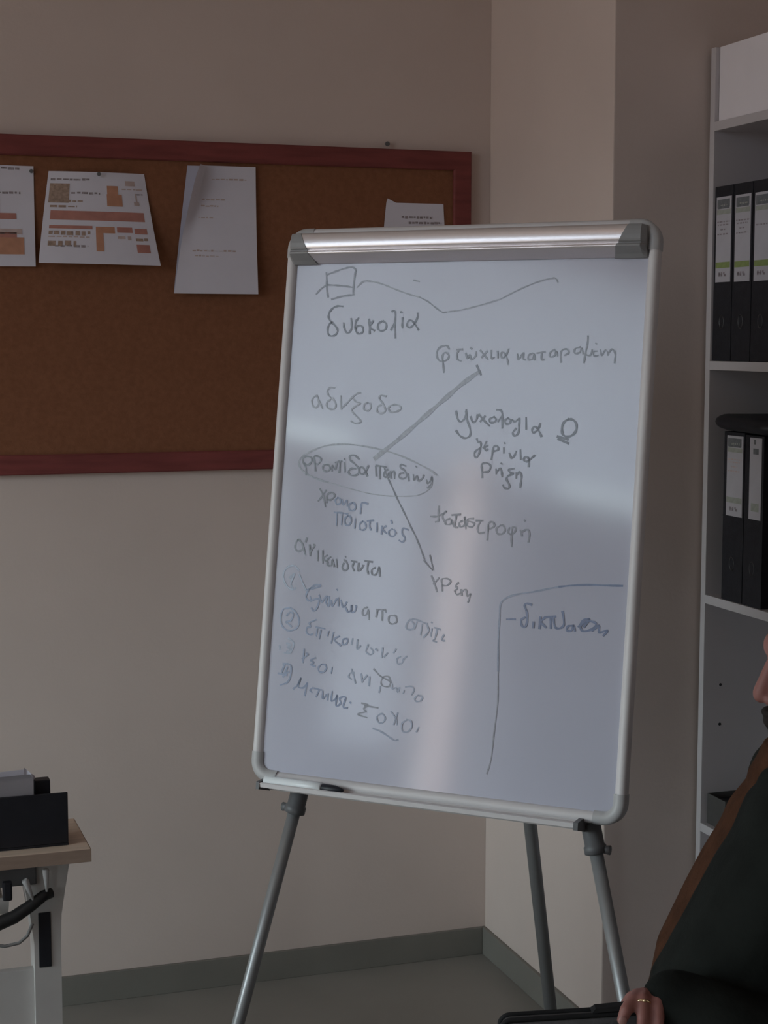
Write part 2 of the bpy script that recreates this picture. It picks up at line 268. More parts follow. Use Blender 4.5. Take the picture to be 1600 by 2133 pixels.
 ('word','dark',0.0036,[[(-281.1,53.8),(-283.3,67.2),(-290.1,79.3),(-284.9,86.7),(-273.1,85.0),(-272.6,77.8),(-279.0,71.4),(-285.0,73.3)],[(-263.2,61.7),(-265.3,73.9),(-267.5,87.2),(-259.5,87.5),(-253.3,82.5),(-258.4,74.1),(-264.2,74.0)],[(-241.1,73.7),(-247.9,71.4),(-247.2,63.2),(-239.0,61.4),(-233.7,66.7),(-237.6,72.8),(-241.1,73.7)],[(-229.9,61.8),(-229.6,72.0),(-223.3,65.1),(-220.8,77.4),(-215.2,78.6),(-214.9,60.2)],[(-224.3,77.7),(-210.8,80.8)],[(-206.1,77.9),(-203.7,61.6)],[(-207.1,85.0),(-205.6,83.8)],[(-177.2,84.9),(-186.7,91.7),(-195.7,90.4),(-195.1,83.3),(-185.6,76.5),(-175.8,66.6),(-179.6,57.4),(-190.8,56.0),(-196.9,61.9),(-191.7,68.1),(-182.7,68.4)],[(-158.4,74.3),(-162.2,65.1),(-168.4,58.8),(-175.5,62.6),(-173.9,70.8),(-167.0,69.0),(-159.3,56.1)]]),
 ('word','dark',0.0036,[[(-143.8,73.8),(-141.4,56.7)],[(-143.9,74.8),(-132.7,74.2),(-122.6,72.5)],[(-135.9,72.0),(-134.4,51.9)],[(-120.1,68.5),(-125.4,65.3),(-127.0,57.2),(-121.3,55.4),(-117.4,62.6),(-115.7,54.6)],[(-114.3,65.7),(-112.3,53.7)],[(-113.0,62.7),(-107.7,65.9),(-105.6,52.9)],[(-85.3,75.7),(-94.3,78.4),(-96.1,73.3),(-86.9,67.6),(-82.9,58.7),(-89.1,53.5),(-97.1,56.2),(-95.3,62.3),(-88.8,63.6)],[(-79.9,61.9),(-77.9,49.9)],[(-70.0,61.2),(-68.2,52.3),(-63.3,59.4),(-60.5,50.5),(-53.2,54.8),(-50.4,60.9)],[(-66.7,76.3),(-64.7,74.8)],[(-44.4,53.1),(-41.8,47.2),(-36.7,51.4),(-35.1,59.4),(-34.2,47.5),(-41.2,39.3)]]),
 ('arrow','dark',0.0028,[[(-127.0,72.3),(-121.5,58.4),(-108.8,36.7),(-96.2,15.1),(-83.8,-4.4),(-68.7,-29.7),(-56.4,-49.0),(-46.3,-68.3),(-38.6,-84.8),(-37.9,-88.1),(-21.1,-102.6),(-24.1,-90.9),(-28.3,-77.7)]]),
 ('word','dark',0.0036,[[(-251.5,29.2),(-243.6,17.2),(-238.2,-2.0)],[(-238.7,27.7),(-246.9,15.0),(-253.2,7.6)],[(-235.8,5.3),(-236.4,13.4),(-235.8,19.6),(-227.0,24.0),(-220.8,18.1),(-228.2,10.7),(-235.1,11.4)]]),
 ('word','blue',0.0036,[[(-214.9,15.3),(-219.0,10.0),(-215.1,3.1),(-208.5,6.4),(-210.2,13.5),(-214.9,15.3)],[(-205.6,12.6),(-202.5,2.6),(-196.4,11.0),(-194.5,0.9)],[(-184.8,7.4),(-191.2,3.1),(-189.5,-5.0),(-182.6,-6.7),(-177.4,-0.4),(-181.3,6.5),(-184.8,7.4)],[(-154.4,6.7),(-165.7,8.2),(-167.3,0.0),(-167.6,-11.1)]]),
 ('word','blue',0.0034,[[(-219.7,-11.4),(-203.7,-11.7),(-192.3,-13.2)],[(-213.8,-13.2),(-213.3,-34.6)],[(-203.6,-12.7),(-203.2,-33.1)],[(-192.0,-16.3),(-197.3,-21.6),(-195.4,-31.7),(-188.5,-32.4),(-184.6,-25.1),(-187.4,-17.1),(-192.0,-16.3)],[(-177.0,-20.7),(-176.8,-37.9)],[(-162.1,-25.0),(-167.3,-29.3),(-166.7,-38.4),(-159.8,-40.1),(-154.6,-34.8),(-157.4,-26.8),(-162.1,-25.0)],[(-153.2,-23.6),(-141.0,-22.0)],[(-147.6,-23.4),(-148.0,-33.5),(-144.2,-39.3)],[(-134.0,-26.7),(-132.9,-41.8)],[(-123.7,-31.3),(-123.7,-45.4)],[(-115.9,-30.9),(-122.1,-37.2),(-113.9,-43.9)],[(-103.4,-35.3),(-109.7,-39.7),(-108.1,-46.6),(-100.3,-48.2),(-96.3,-42.0),(-100.1,-36.2)],[(-106.7,-21.0),(-104.6,-25.4)],[(-72.7,-35.8),(-82.7,-33.3),(-84.2,-42.4),(-78.2,-50.1),(-82.0,-57.3),(-88.8,-54.6)]]),
 ('word','dark',0.0034,[[(-288.1,-63.8),(-279.5,-69.6),(-277.5,-79.7),(-286.4,-84.3),(-293.1,-79.5),(-292.3,-69.2),(-288.1,-63.2)],[(-285.7,-63.7),(-279.3,-71.6),(-271.4,-90.3)],[(-271.0,-59.9),(-272.7,-67.2)],[(-264.3,-71.8),(-261.6,-91.2)],[(-262.1,-85.0),(-254.9,-73.4),(-255.8,-70.4)],[(-247.4,-81.2),(-246.0,-99.5)],[(-237.1,-80.6),(-235.4,-103.0)],[(-227.4,-88.3),(-234.9,-94.8),(-224.0,-102.3)],[(-220.3,-90.9),(-226.7,-96.4),(-226.0,-105.5),(-218.0,-106.1),(-216.5,-95.8),(-212.2,-107.7)],[(-208.7,-94.3),(-206.4,-109.4)],[(-193.9,-94.5),(-187.9,-99.3),(-185.0,-108.2),(-190.2,-113.6),(-196.2,-108.8),(-193.4,-100.6)],[(-191.6,-88.7),(-190.2,-89.9)],[(-179.1,-95.7),(-167.8,-97.1)],[(-173.4,-97.4),(-176.1,-105.7),(-172.2,-112.5)],[(-164.3,-98.9),(-164.3,-113.0),(-157.0,-106.6),(-155.0,-102.4)],[(-152.3,-94.2),(-137.7,-95.4)],[(-145.5,-95.8),(-146.8,-108.0),(-143.9,-116.9)],[(-131.4,-105.1),(-137.8,-109.5),(-136.1,-117.4),(-129.4,-117.0),(-125.6,-108.7),(-123.8,-103.6),(-121.5,-119.5)]]),
 ('circled number','faintblue',0.0034,[[(-282.8,-118.1),(-292.0,-111.1),(-305.2,-114.0),(-313.0,-124.2),(-312.0,-137.2),(-303.7,-148.6),(-292.2,-154.3),(-286.4,-150.7)],[(-300.0,-133.2),(-290.8,-125.1),(-296.8,-142.7),(-292.4,-151.5)],[(-280.9,-126.6),(-273.9,-139.2),(-265.5,-152.6)]]),
 ('word','blue',0.0036,[[(-265.5,-152.6),(-258.3,-151.1),(-239.4,-145.6),(-238.4,-142.3),(-249.2,-144.1),(-260.6,-153.4),(-264.6,-164.4),(-259.1,-171.6),(-254.5,-169.1),(-256.1,-163.9)],[(-254.2,-172.3),(-249.6,-169.9),(-243.7,-167.3),(-237.6,-169.1),(-241.2,-184.3),(-246.9,-189.0),(-252.1,-184.0)],[(-238.2,-160.5),(-232.5,-172.0),(-225.9,-164.0),(-221.3,-161.6),(-224.1,-171.4),(-217.6,-178.4),(-217.7,-161.3)],[(-213.6,-167.5),(-210.4,-177.9),(-204.1,-166.9),(-201.9,-164.6)],[(-199.7,-162.3),(-198.6,-177.1)],[(-203.7,-147.6),(-202.1,-149.7)],[(-194.6,-166.2),(-188.9,-178.6),(-182.5,-169.7)],[(-184.2,-178.3),(-178.8,-186.4),(-172.1,-181.7),(-172.7,-173.3),(-171.7,-185.9),(-164.9,-183.3),(-163.6,-174.8)]]),
 ('word','mid',0.0032,[[(-141.9,-175.4),(-149.8,-180.2),(-149.1,-189.6),(-142.1,-188.1),(-139.3,-179.5),(-136.7,-197.2)],[(-121.6,-180.3),(-123.2,-191.0)],[(-123.0,-178.3),(-109.1,-177.4),(-104.6,-181.7)],[(-112.4,-179.7),(-111.1,-196.5)],[(-87.5,-186.4),(-97.8,-188.2),(-98.3,-197.6),(-91.0,-201.3),(-83.3,-196.6),(-85.1,-188.3),(-88.8,-185.4)]]),
 ('word','faintblue',0.0034,[[(-49.4,-189.9),(-59.5,-192.8),(-64.5,-201.5),(-62.9,-207.6),(-53.7,-208.0),(-48.5,-201.4),(-53.6,-194.4)],[(-44.5,-193.8),(-48.1,-206.5)],[(-52.8,-189.2),(-38.9,-192.3),(-25.0,-196.5)],[(-34.0,-197.2),(-36.0,-216.0)],[(-24.8,-198.6),(-21.4,-208.7),(-30.1,-219.8)],[(-17.3,-192.9),(-15.4,-194.0)],[(-15.4,-204.1),(-16.7,-216.7)],[(-11.0,-201.7),(0.4,-204.0)],[(-5.2,-203.4),(-8.5,-220.2),(-11.6,-224.6),(-4.7,-226.1)],[(7.8,-212.7),(3.9,-221.3),(9.7,-222.9)]]),
 ('circled number','blue',0.0034,[[(-296.9,-187.1),(-308.9,-191.1),(-312.7,-204.4),(-309.1,-219.3),(-298.6,-227.1),(-286.4,-226.7),(-276.1,-219.0),(-275.4,-206.1),(-282.9,-193.7),(-294.5,-186.9)],[(-300.7,-201.4),(-293.9,-194.4),(-287.5,-198.3),(-291.5,-209.4),(-301.1,-212.2),(-295.8,-216.1),(-289.4,-220.4)]]),
 ('word','blue',0.0034,[[(-240.8,-204.7),(-253.6,-210.9),(-250.7,-217.2),(-257.8,-219.8),(-258.3,-228.5),(-250.7,-232.2),(-244.9,-229.6)],[(-237.1,-220.5),(-238.5,-233.4)],[(-239.8,-217.4),(-221.6,-219.3)],[(-229.8,-222.1),(-232.1,-238.3)],[(-214.1,-223.0),(-215.8,-231.7)],[(-204.4,-224.4),(-207.7,-243.9)],[(-192.1,-229.9),(-202.3,-237.1),(-188.4,-246.6)],[(-177.6,-233.0),(-184.5,-235.7),(-185.1,-243.2),(-179.1,-243.8),(-174.9,-237.1),(-177.6,-233.0)]]),
 ('word','faintblue',0.0032,[[(-165.8,-232.2),(-167.4,-242.9)],[(-156.3,-233.5),(-156.2,-250.4),(-149.6,-243.6)],[(-134.6,-240.3),(-138.3,-253.3),(-128.6,-257.8),(-124.4,-252.2),(-129.5,-246.2)],[(-120.1,-247.6),(-116.4,-249.4)],[(-106.3,-244.4),(-107.4,-261.3)],[(-102.9,-259.9),(-96.5,-252.0)],[(-80.9,-244.5),(-85.0,-251.1)],[(-70.8,-256.3),(-77.4,-261.0),(-75.6,-269.2),(-67.7,-267.5),(-64.8,-259.9),(-59.4,-255.3)]]),
 ('circled number','faintblue',0.0034,[[(-293.8,-241.9),(-283.5,-247.6),(-282.9,-256.1),(-288.1,-267.3),(-300.3,-268.3)],[(-311.1,-256.2),(-309.3,-262.5)],[(-296.7,-250.7),(-288.0,-253.3),(-294.9,-258.1),(-287.4,-260.8),(-295.5,-265.7)]]),
 ('word','blue',0.0032,[[(-260.7,-258.7),(-261.3,-282.3)],[(-263.0,-276.0),(-252.8,-267.7),(-256.6,-264.8)],[(-236.7,-271.8),(-246.0,-276.8),(-239.7,-280.5),(-245.3,-285.3),(-236.8,-286.7)],[(-223.9,-282.4),(-229.4,-288.2),(-227.7,-295.6),(-219.2,-295.9),(-213.8,-289.1),(-216.6,-282.9),(-223.9,-282.4)],[(-202.1,-286.0),(-203.6,-296.7)]]),
 ('word','mid',0.003,[[(-120.9,-282.4),(-109.7,-291.9),(-100.1,-296.3),(-88.2,-301.6),(-89.8,-310.1),(-101.4,-310.1),(-105.4,-303.1),(-100.3,-294.2),(-91.1,-293.5),(-85.7,-303.4)]]),
 ('word','faintblue',0.003,[[(-164.1,-286.0),(-158.3,-299.2),(-154.6,-310.5)],[(-158.4,-291.8),(-165.9,-293.5),(-168.9,-300.1),(-162.7,-303.8)],[(-144.7,-292.8),(-141.3,-307.2)],[(-140.3,-304.0),(-132.9,-293.9)],[(-128.0,-296.6),(-128.0,-312.4)],[(-107.5,-322.1),(-105.9,-311.5)],[(-83.3,-305.3),(-82.6,-313.6),(-75.9,-310.9),(-71.9,-318.9),(-69.1,-310.3)],[(-59.7,-313.7),(-61.5,-320.1)],[(-57.8,-308.3),(-46.5,-306.3),(-41.5,-312.1),(-45.4,-320.7)],[(-34.0,-320.7),(-39.3,-326.4),(-35.5,-331.2),(-27.7,-329.5),(-24.9,-322.0),(-32.9,-320.6)]]),
 ('circled number','blue',0.0036,[[(-301.1,-287.7),(-286.4,-288.7),(-284.0,-303.5),(-288.8,-319.0),(-304.2,-326.8)],[(-298.5,-289.7),(-302.2,-305.1),(-287.8,-301.7)],[(-292.1,-293.5),(-299.3,-311.3)],[(-309.5,-305.7),(-292.2,-307.5)]]),
 ('word','blue',0.0036,[[(-276.9,-330.8),(-267.9,-321.5),(-262.8,-309.2),(-267.6,-325.7),(-256.6,-326.9),(-250.0,-317.8),(-251.6,-328.6),(-253.1,-340.5)],[(-237.4,-325.2),(-243.0,-330.0),(-239.1,-333.9)],[(-234.9,-326.1),(-220.3,-328.0)],[(-225.1,-328.4),(-230.1,-340.6)],[(-217.8,-329.9),(-216.8,-342.5),(-210.1,-335.6)],[(-206.7,-333.1),(-207.0,-344.8)],[(-198.8,-328.2),(-199.8,-345.2),(-190.7,-340.2),(-188.8,-333.6),(-189.7,-352.8),(-180.6,-347.7),(-183.6,-339.5),(-172.0,-336.3),(-175.4,-353.6),(-167.0,-354.9)],[(-162.7,-344.4),(-160.9,-345.5)]]),
 ('word','mid',0.003,[[(-139.6,-343.9),(-126.6,-345.9),(-135.4,-353.0),(-130.4,-357.8),(-146.4,-363.5),(-127.3,-368.0)],[(-133.5,-347.6),(-107.8,-348.9)]]),
 ('word','faintblue',0.0032,[[(-102.3,-359.3),(-108.9,-365.2),(-104.7,-374.2),(-96.6,-373.4),(-92.6,-365.7),(-97.7,-358.9),(-102.3,-359.3)],[(-82.0,-353.2),(-71.9,-364.8),(-68.9,-374.9)],[(-69.3,-354.1),(-75.7,-375.5)],[(-51.3,-364.8),(-59.9,-371.9),(-57.9,-384.2),(-48.6,-385.3),(-41.3,-376.3),(-43.2,-366.1),(-51.4,-363.8)],[(-27.8,-375.0),(-31.7,-383.6)],[(-114.3,-385.6),(-97.7,-390.2),(-83.3,-397.1),(-71.4,-402.1),(-64.7,-400.4)]]),
 ('word','mid',0.0036,[[(-17.6,8.4),(-17.7,-7.2),(-17.0,-16.8),(-22.1,-19.4)],[(-31.9,-10.2),(-18.9,-9.6),(-8.8,-4.4),(-2.7,0.7),(-9.8,-9.2),(-2.5,-20.9)],[(4.7,-12.2),(-2.8,-16.1),(-2.4,-22.1),(6.7,-21.6),(7.4,-14.4),(13.4,-26.1)],[(8.1,-6.0),(23.5,-4.1)],[(15.9,-5.7),(14.6,-24.8),(20.0,-27.0)],[(28.1,-14.7),(22.0,-19.7),(25.0,-25.5),(32.4,-21.6),(31.4,-7.4),(35.5,-28.6)],[(48.3,-10.2),(38.1,-11.8),(37.6,-22.5),(46.7,-24.5),(50.1,-18.4),(41.0,-15.2)],[(53.6,-13.5),(66.3,-12.9)],[(61.3,-14.3),(57.0,-25.2),(60.2,-34.5),(70.2,-32.8)],[(76.2,-45.5),(76.1,-26.6),(76.7,-17.1),(84.1,-14.4),(87.2,-21.4),(79.9,-26.4)],[(98.4,-19.6),(91.3,-25.9),(94.4,-34.0),(103.1,-33.5),(107.1,-26.3),(103.4,-19.4),(98.4,-19.6)],[(114.9,-22.4),(113.0,-30.7),(119.5,-33.9),(125.4,-28.9),(126.1,-21.8),(120.0,-23.3),(119.6,-36.2),(120.9,-55.0)],[(135.1,-26.1),(138.3,-35.3)],[(137.8,-28.8),(147.4,-24.3),(151.7,-32.3),(150.9,-45.2)],[(140.9,-8.5),(142.7,-9.8)]]),
 ('word','mid',0.0032,[[(-23.1,-112.9),(-17.0,-124.5),(-10.7,-139.6)],[(-8.6,-115.6),(-18.1,-127.0)],[(-0.5,-137.8),(-2.6,-126.0),(-3.2,-117.7),(7.0,-115.9),(13.8,-120.2),(7.8,-127.7),(-1.2,-128.3)],[(28.0,-121.7),(23.3,-127.9),(27.4,-131.2),(22.7,-136.3),(26.9,-142.0),(33.1,-139.2)],[(34.0,-133.2),(35.9,-142.6)],[(36.7,-135.4),(42.9,-132.6),(46.3,-144.2),(52.3,-139.1),(48.2,-153.6)]]),
 ('bracket','blue',0.0036,[[(319.8,-108.8),(291.5,-109.9),(262.9,-110.6),(231.9,-113.7),(210.3,-117.3)]]),
 ('bracket','faintblue',0.0034,[[(210.3,-117.3),(195.9,-120.6),(166.9,-128.2),(135.2,-134.9),(115.8,-143.2),(107.8,-154.3),(107.7,-177.7),(108.1,-212.8),(111.3,-266.4)]]),
 ('bracket','faint',0.0024,[[(111.2,-266.4),(114.2,-316.4),(111.6,-365.3),(108.9,-414.2),(102.9,-440.8)]]),
 ('word','blue',0.004,[[(120.7,-178.0),(136.8,-176.8)],[(163.5,-150.5),(154.7,-148.8),(151.4,-153.7),(155.7,-162.7),(157.9,-176.5),(155.0,-188.3),(148.7,-186.5),(146.8,-177.3),(153.9,-172.1)],[(169.2,-179.2),(169.1,-188.5)],[(180.8,-170.2),(180.4,-188.8)],[(189.4,-169.6),(182.6,-178.2),(191.8,-186.8)],[(189.4,-169.6),(207.5,-167.2)],[(199.1,-168.9),(200.4,-187.3)],[(204.1,-170.9),(207.5,-184.5),(216.1,-186.2),(222.9,-178.8),(219.1,-158.3)],[(238.7,-179.9),(230.4,-181.7),(228.4,-188.7),(236.8,-188.1),(239.9,-179.8),(242.9,-188.8)],[(248.4,-181.5),(257.2,-169.4),(266.7,-167.6),(253.1,-178.9),(256.1,-187.8),(270.2,-184.5),(279.1,-174.7),(266.9,-171.0),(258.0,-180.8)],[(272.7,-186.6),(284.0,-176.6),(284.7,-188.0),(298.7,-183.5),(292.2,-193.1)]])]
# ------------------------------------------------------------------ room shell
XR, YB, ZC = 0.60, -7.0, 3.5
bm = bmesh.new(); add_box(bm, (XL-.25, YB-.15, -.12), (XR+.15, .15, 0)); struct('floor', bm, 'floor')
bm = bmesh.new(); add_box(bm, (XL-.25, YB-.15, ZC), (XR+.15, .15, ZC+.12)); struct('ceiling', bm, 'ceil')
bm = bmesh.new(); add_box(bm, (XL-.25, 0, 0), (XR+.15, .15, ZC)); struct('wall_back', bm, 'wall')
bm = bmesh.new(); add_box(bm, (XR, YB, 0), (XR+.15, 0, ZC)); struct('wall_right', bm, 'wall')
bm = bmesh.new(); add_box(bm, (XL, YB-.15, 0), (XR, YB, ZC)); struct('wall_front', bm, 'wall')
bm = bmesh.new(); add_box(bm, (0, -.7057, 0), (XR, 0, ZC), 0.003); struct('wall_column', bm, 'wall')
bm = bmesh.new()                                        # left wall with its openings, two of them added for light
ys = sorted({YB, 0}|{w[0] for w in WIN}|{w[1] for w in WIN}); zs = sorted({0, ZC}|{w[2] for w in WIN}|{w[3] for w in WIN})
for a, b in zip(ys, ys[1:]):
    for c, d in zip(zs, zs[1:]):
        m = ((a+b)/2, (c+d)/2)
        if not any(w[0] < m[0] < w[1] and w[2] < m[1] < w[3] for w in WIN): add_box(bm, (XL-.25, a, c), (XL, b, d))
struct('wall_left', bm, 'wall')
bm = bmesh.new(); add_box(bm, (XL, -.010, 0), (-.010, 0, .0746), 0.002); struct('baseboard_back', bm, 'skirt')
bm = bmesh.new(); add_box(bm, (-.010, -.7157, 0), (0, 0, .0746), 0.002); struct('baseboard_column', bm, 'skirt')
bm = bmesh.new(); add_box(bm, (0, -.7157, 0), (.20, -.7057, .0746), 0.002); struct('baseboard_right', bm, 'skirt')
for k, (y0, y1, z0, z1) in enumerate(WIN):
    bm = bmesh.new(); x0, x1, t = XL-.17, XL-.11, .05
    add_box(bm, (x0, y0, z0), (x1, y0+t, z1)); add_box(bm, (x0, y1-t, z0), (x1, y1, z1))
    if k in (0, 4): t = .03
    add_box(bm, (x0, y0+t, z0), (x1, y1-t, z0+(.012 if k == 2 else t))); add_box(bm, (x0, y0+t, z1-(.012 if k in (0, 4) else t)), (x1, y1-t, z1))
    if k == 1: add_box(bm, (x0, (y0+y1)/2-t/2, z0+t), (x1, (y0+y1)/2+t/2, z1-t))
    struct('window_%d' % (k+1), bm, 'pvc')  # high strip and rearmost frames belong to openings added for light
def curtain(y0, y1, z0, z1, m, label, folds, amp=.025, off=.06):
    bm = bmesh.new(); n = 12*folds; top = []; bot = []
    for i in range(n+1):
        t = i/n; y = y0+(y1-y0)*t; x = XL+off+amp*math.sin(t*folds*2*PI)
        top.append(V((x, y, z1))); bot.append(V((x+amp*.2*math.sin(t*17), y, z0)))
    add_loops(bm, [bot, top], close=False)
    o = link('curtain', bm, m); sl = o.modifiers.new('thickness', 'SOLIDIFY'); sl.thickness = .0015
    return tag(o, label, 'curtain')
curtain(-2.965, -2.845, .12, 2.31, 'curtain', 'thin rose sheer curtain hanging in front of the narrow window', 3, .012)
curtain(-3.05, -2.97, .12, 2.31, 'drape', 'gathered grey curtain beside the thin rose curtain', 3, .02)
curtain(-3.30, -3.055, .12, 2.31, 'net', 'white net curtain at the far edge of the narrow window', 4)
curtain(-2.84, -2.40, 1.08, 2.31, 'net', 'short white net curtain in front of the narrow window', 6)
curtain(-4.05, -1.90, 2.28, 3.42, 'net', 'wide white net curtain added with the high strip window for light', 30, .025, .14)  # added net, softens the glow of the added high opening
cl = thing('ceiling_fill', (-2.3, -2.4, ZC), 'added square warm lamp in the middle of the ceiling', 'fillpanel')  # added out of view, warms the light on the upper walls
box_obj('housing', (-2.62, -2.72, ZC-.05), (-1.98, -2.08, ZC), 'pvc', cl, .004)
box_obj('diffuser', (-2.60, -2.70, ZC-.054), (-2.00, -2.10, ZC-.0505), 'fillpanel', cl)

# ------------------------------------------------------------------ bulletin board and what is pinned to it
BX0, BX1, BZ0, BZ1 = -1.86, -.060, 1.327, 2.126
root = thing('bulletin_board', ((BX0+BX1)/2, 0, BZ0), 'wide brown cork board in a dark red wooden frame on the back wall', 'board')
bm = bmesh.new(); add_box(bm, (BX0+.03, -.014, BZ0+.03), (BX1-.03, -.002, BZ1-.03)); link('cork_panel', bm, 'cork', root)
bm = bmesh.new(); fwid = .048
def ringbox(bm, x0, x1, z0, z1, wv, ya, yb, bev):
    L = []
    for ins, y in ((0, yb), (0, ya+bev), (bev, ya), (wv-bev, ya), (wv, ya+bev), (wv, yb)):
        L.append([(x0+ins, y, z0+ins), (x1-ins, y, z0+ins), (x1-ins, y, z1-ins), (x0+ins, y, z1-ins)])
    rs = add_loops(bm, L, smooth=False)
    for k in range(4): bm.faces.new((rs[-1][k], rs[-1][(k+1) % 4], rs[0][(k+1) % 4], rs[0][k]))
ringbox(bm, BX0, BX1, BZ0, BZ1, fwid, -.024, -.001, .003)
link('frame', bm, 'frame', root)
bm = bmesh.new(); add_tube(bm, [(-.284, 0, 2.140), (-.284, -.012, 2.139)], .0025, 10)
add_tube(bm, [(-.284, -.011, 2.139), (-.284, -.014, 2.139)], .006, 12)
tag(link('nail', bm, 'dgrey'), 'small dark nail in the wall just above the cork board frame', 'nail')

def sheet_mesh(bm, tl, tr, br, bl, out, bow=0.0, nx=14, nz=16, mi=0, y0=-.0155, curl=2.0):
    """a sheet pinned at the top; its foot comes out of the wall by «out»"""
    def P(s, t, lift=0):
        a = V((tl[0]+(tr[0]-tl[0])*s, 0, tl[1]+(tr[1]-tl[1])*s)); b = V((bl[0]+(br[0]-bl[0])*s, 0, bl[1]+(br[1]-bl[1])*s))
        p = a.lerp(b, t); p.y = y0-out*t**curl-bow*(4*s*(1-s))*(1-.3*t)-lift; return p
    g = [[bm.verts.new(P(i/nx, j/nz)) for i in range(nx+1)] for j in range(nz+1)]
    for j in range(nz):
        for i in range(nx):
            f = bm.faces.new((g[j][i], g[j+1][i], g[j+1][i+1], g[j][i+1])); f.smooth = True; f.material_index = mi
    return P
def patch(bm, P, s0, t0, s1, t1, mi, n=6):
    rows = [[bm.verts.new(P(s0+(s1-s0)*i/n, t0+(t1-t0)*j/n, .0006)) for i in range(n+1)] for j in range(n+1)]
    for j in range(n):
        for i in range(n):
            f = bm.faces.new((rows[j][i], rows[j+1][i], rows[j+1][i+1], rows[j][i+1])); f.material_index = mi
def scrawl(bm, P, s0, s1, t, h, mi, seed, n=None):
    """a line of small printed words, one short bar per word"""
    rnd = random.Random(seed); s = s0
    while s < s1:
        w = rnd.uniform(.025, .07); patch(bm, P, s, t+rnd.uniform(-.004, .004), min(s+w, s1), t+h*rnd.uniform(.7, 1.1), mi, 2); s += w+rnd.uniform(.008, .022)
def pin(x, z, label, y=-.018):
    bm = bmesh.new(); add_tube(bm, [(x, -.013, z), (x, y, z-.001), (x, y-.004, z-.001), (x, y-.009, z-.0015)], [.0012, .0015, .005, .0042], 10)
    return tag(link('push_pin', bm, 'dgrey'), label, 'pin', 'pins on the cork board')

def finish_sheet(name, bm, mats, label):
    o = link(name, bm, mats, recalc=False)
    return tag(o, label, 'paper')
PM = ['paper', 'orange', 'rose', 'pale', 'text', 'tan']
# the sheet cut by the photograph's left edge
bm = bmesh.new(); P = sheet_mesh(bm, (-1.373, 2.055), (-1.165, 2.054), (-1.166, 1.820), (-1.376, 1.818), .012)
patch(bm, P, .0, .35, .40, .42, 3); patch(bm, P, .20, .18, .62, .47, 3) ; patch(bm, P, .0, .66, .80, .73, 2); patch(bm, P, .0, .47, .80, .53, 2)
patch(bm, P, .0, .625, .86, .68, 3); patch(bm, P, .55, .71, .88, .88, 1); patch(bm, P, .0, .72, .45, .88, 3); scrawl(bm, P, .05, .85, .02, .022, 4, 3); scrawl(bm, P, .5, .85, .26, .02, 4, 5)
finish_sheet('printed_sheet', bm, PM, 'white printed sheet with red bars at the far left of the cork board')
pin(-1.171, 2.043, 'dark pin at the top right corner of the leftmost sheet')
# the landscape form with orange cells
bm = bmesh.new(); P = sheet_mesh(bm, (-1.130, 2.044), (-.903, 2.044), (-.872, 1.825), (-1.162, 1.828), .034, .012)
scrawl(bm, P, .03, .42, .075, .022, 4, 11); patch(bm, P, .03, .13, .22, .34, 5); scrawl(bm, P, .24, .52, .22, .022, 4, 13); scrawl(bm, P, .05, .36, .31, .02, 5, 14); scrawl(bm, P, .05, .30, .37, .02, 5, 15)
patch(bm, P, .59, .145, .70, .235, 1); patch(bm, P, .585, .235, .735, .365, 1)
patch(bm, P, .78, .085, .88, .14, 3); scrawl(bm, P, .74, .96, .17, .014, 3, 16); scrawl(bm, P, .87, .95, .22, .014, 4, 17); patch(bm, P, .87, .22, .885, .33, 3); patch(bm, P, .85, .31, .90, .35, 3)
patch(bm, P, .06, .425, .93, .525, 2)
patch(bm, P, .06, .585, .44, .62, 2); patch(bm, P, .47, .59, .64, .66, 1); patch(bm, P, .47, .66, .535, .86, 1)
patch(bm, P, .66, .59, .80, .65, 2); patch(bm, P, .82, .60, .935, .66, 2)
scrawl(bm, P, .06, .42, .645, .045, 5, 18); scrawl(bm, P, .06, .42, .70, .018, 3, 19); scrawl(bm, P, .06, .30, .755, .055, 5, 20); scrawl(bm, P, .12, .40, .80, .02, 4, 21)
scrawl(bm, P, .66, .78, .69, .04, 3, 22); scrawl(bm, P, .82, .93, .705, .03, 5, 23); patch(bm, P, .82, .775, .935, .865, 2)
finish_sheet('printed_sheet', bm, PM, 'landscape form with orange and red table cells pinned to the cork board')
pin(-1.015, 2.040, 'dark pin at the top of the landscape form', -.032)
# the stapled pages
root = thing('stapled_document', (-.72, -.016, 1.76), 'portrait stack of white pages with a curled top left corner on the cork board', 'document')
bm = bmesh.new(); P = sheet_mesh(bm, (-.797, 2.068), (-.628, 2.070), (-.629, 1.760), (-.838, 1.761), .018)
link('under_page', bm, 'papershade', root, recalc=False)
bm = bmesh.new(); nx, nz = 18, 22
def P(s, t, lift=0):
    # the front page: its left border is rolled forward along a slanting crease
    lx = -.779+(-.838+.779)*min(1, t*1.0)**.85 if t < 1 else -.838
    edge = -.772-.060*(max(0, t-.02))**.6 if t < .5 else -.812-.026*((t-.5)/.5)
    x = edge+(-.6285-edge)*s; z = 2.0690-.309*t
    y = -.021-.018*t*t-.034*math.exp(-((s/.07)**2))*math.exp(-((t-.14)/.30)**2)-lift
    return V((x, y, z))
g = [[bm.verts.new(P(i/nx, j/nz)) for i in range(nx+1)] for j in range(nz+1)]
for j in range(nz):
    for i in range(nx):
        f = bm.faces.new((g[j][i], g[j+1][i], g[j+1][i+1], g[j][i+1])); f.smooth = True
for k, (a, b, t) in enumerate(((.30, .85, .10), (.20, .55, .26), (.20, .45, .31), (.18, .40, .40), (.16, .72, .66), (.2, .5, .70))): scrawl(bm, P, a, b, t, .010, 1, 40+k)
link('front_page', bm, ['paper', 'pale'], root, recalc=False)
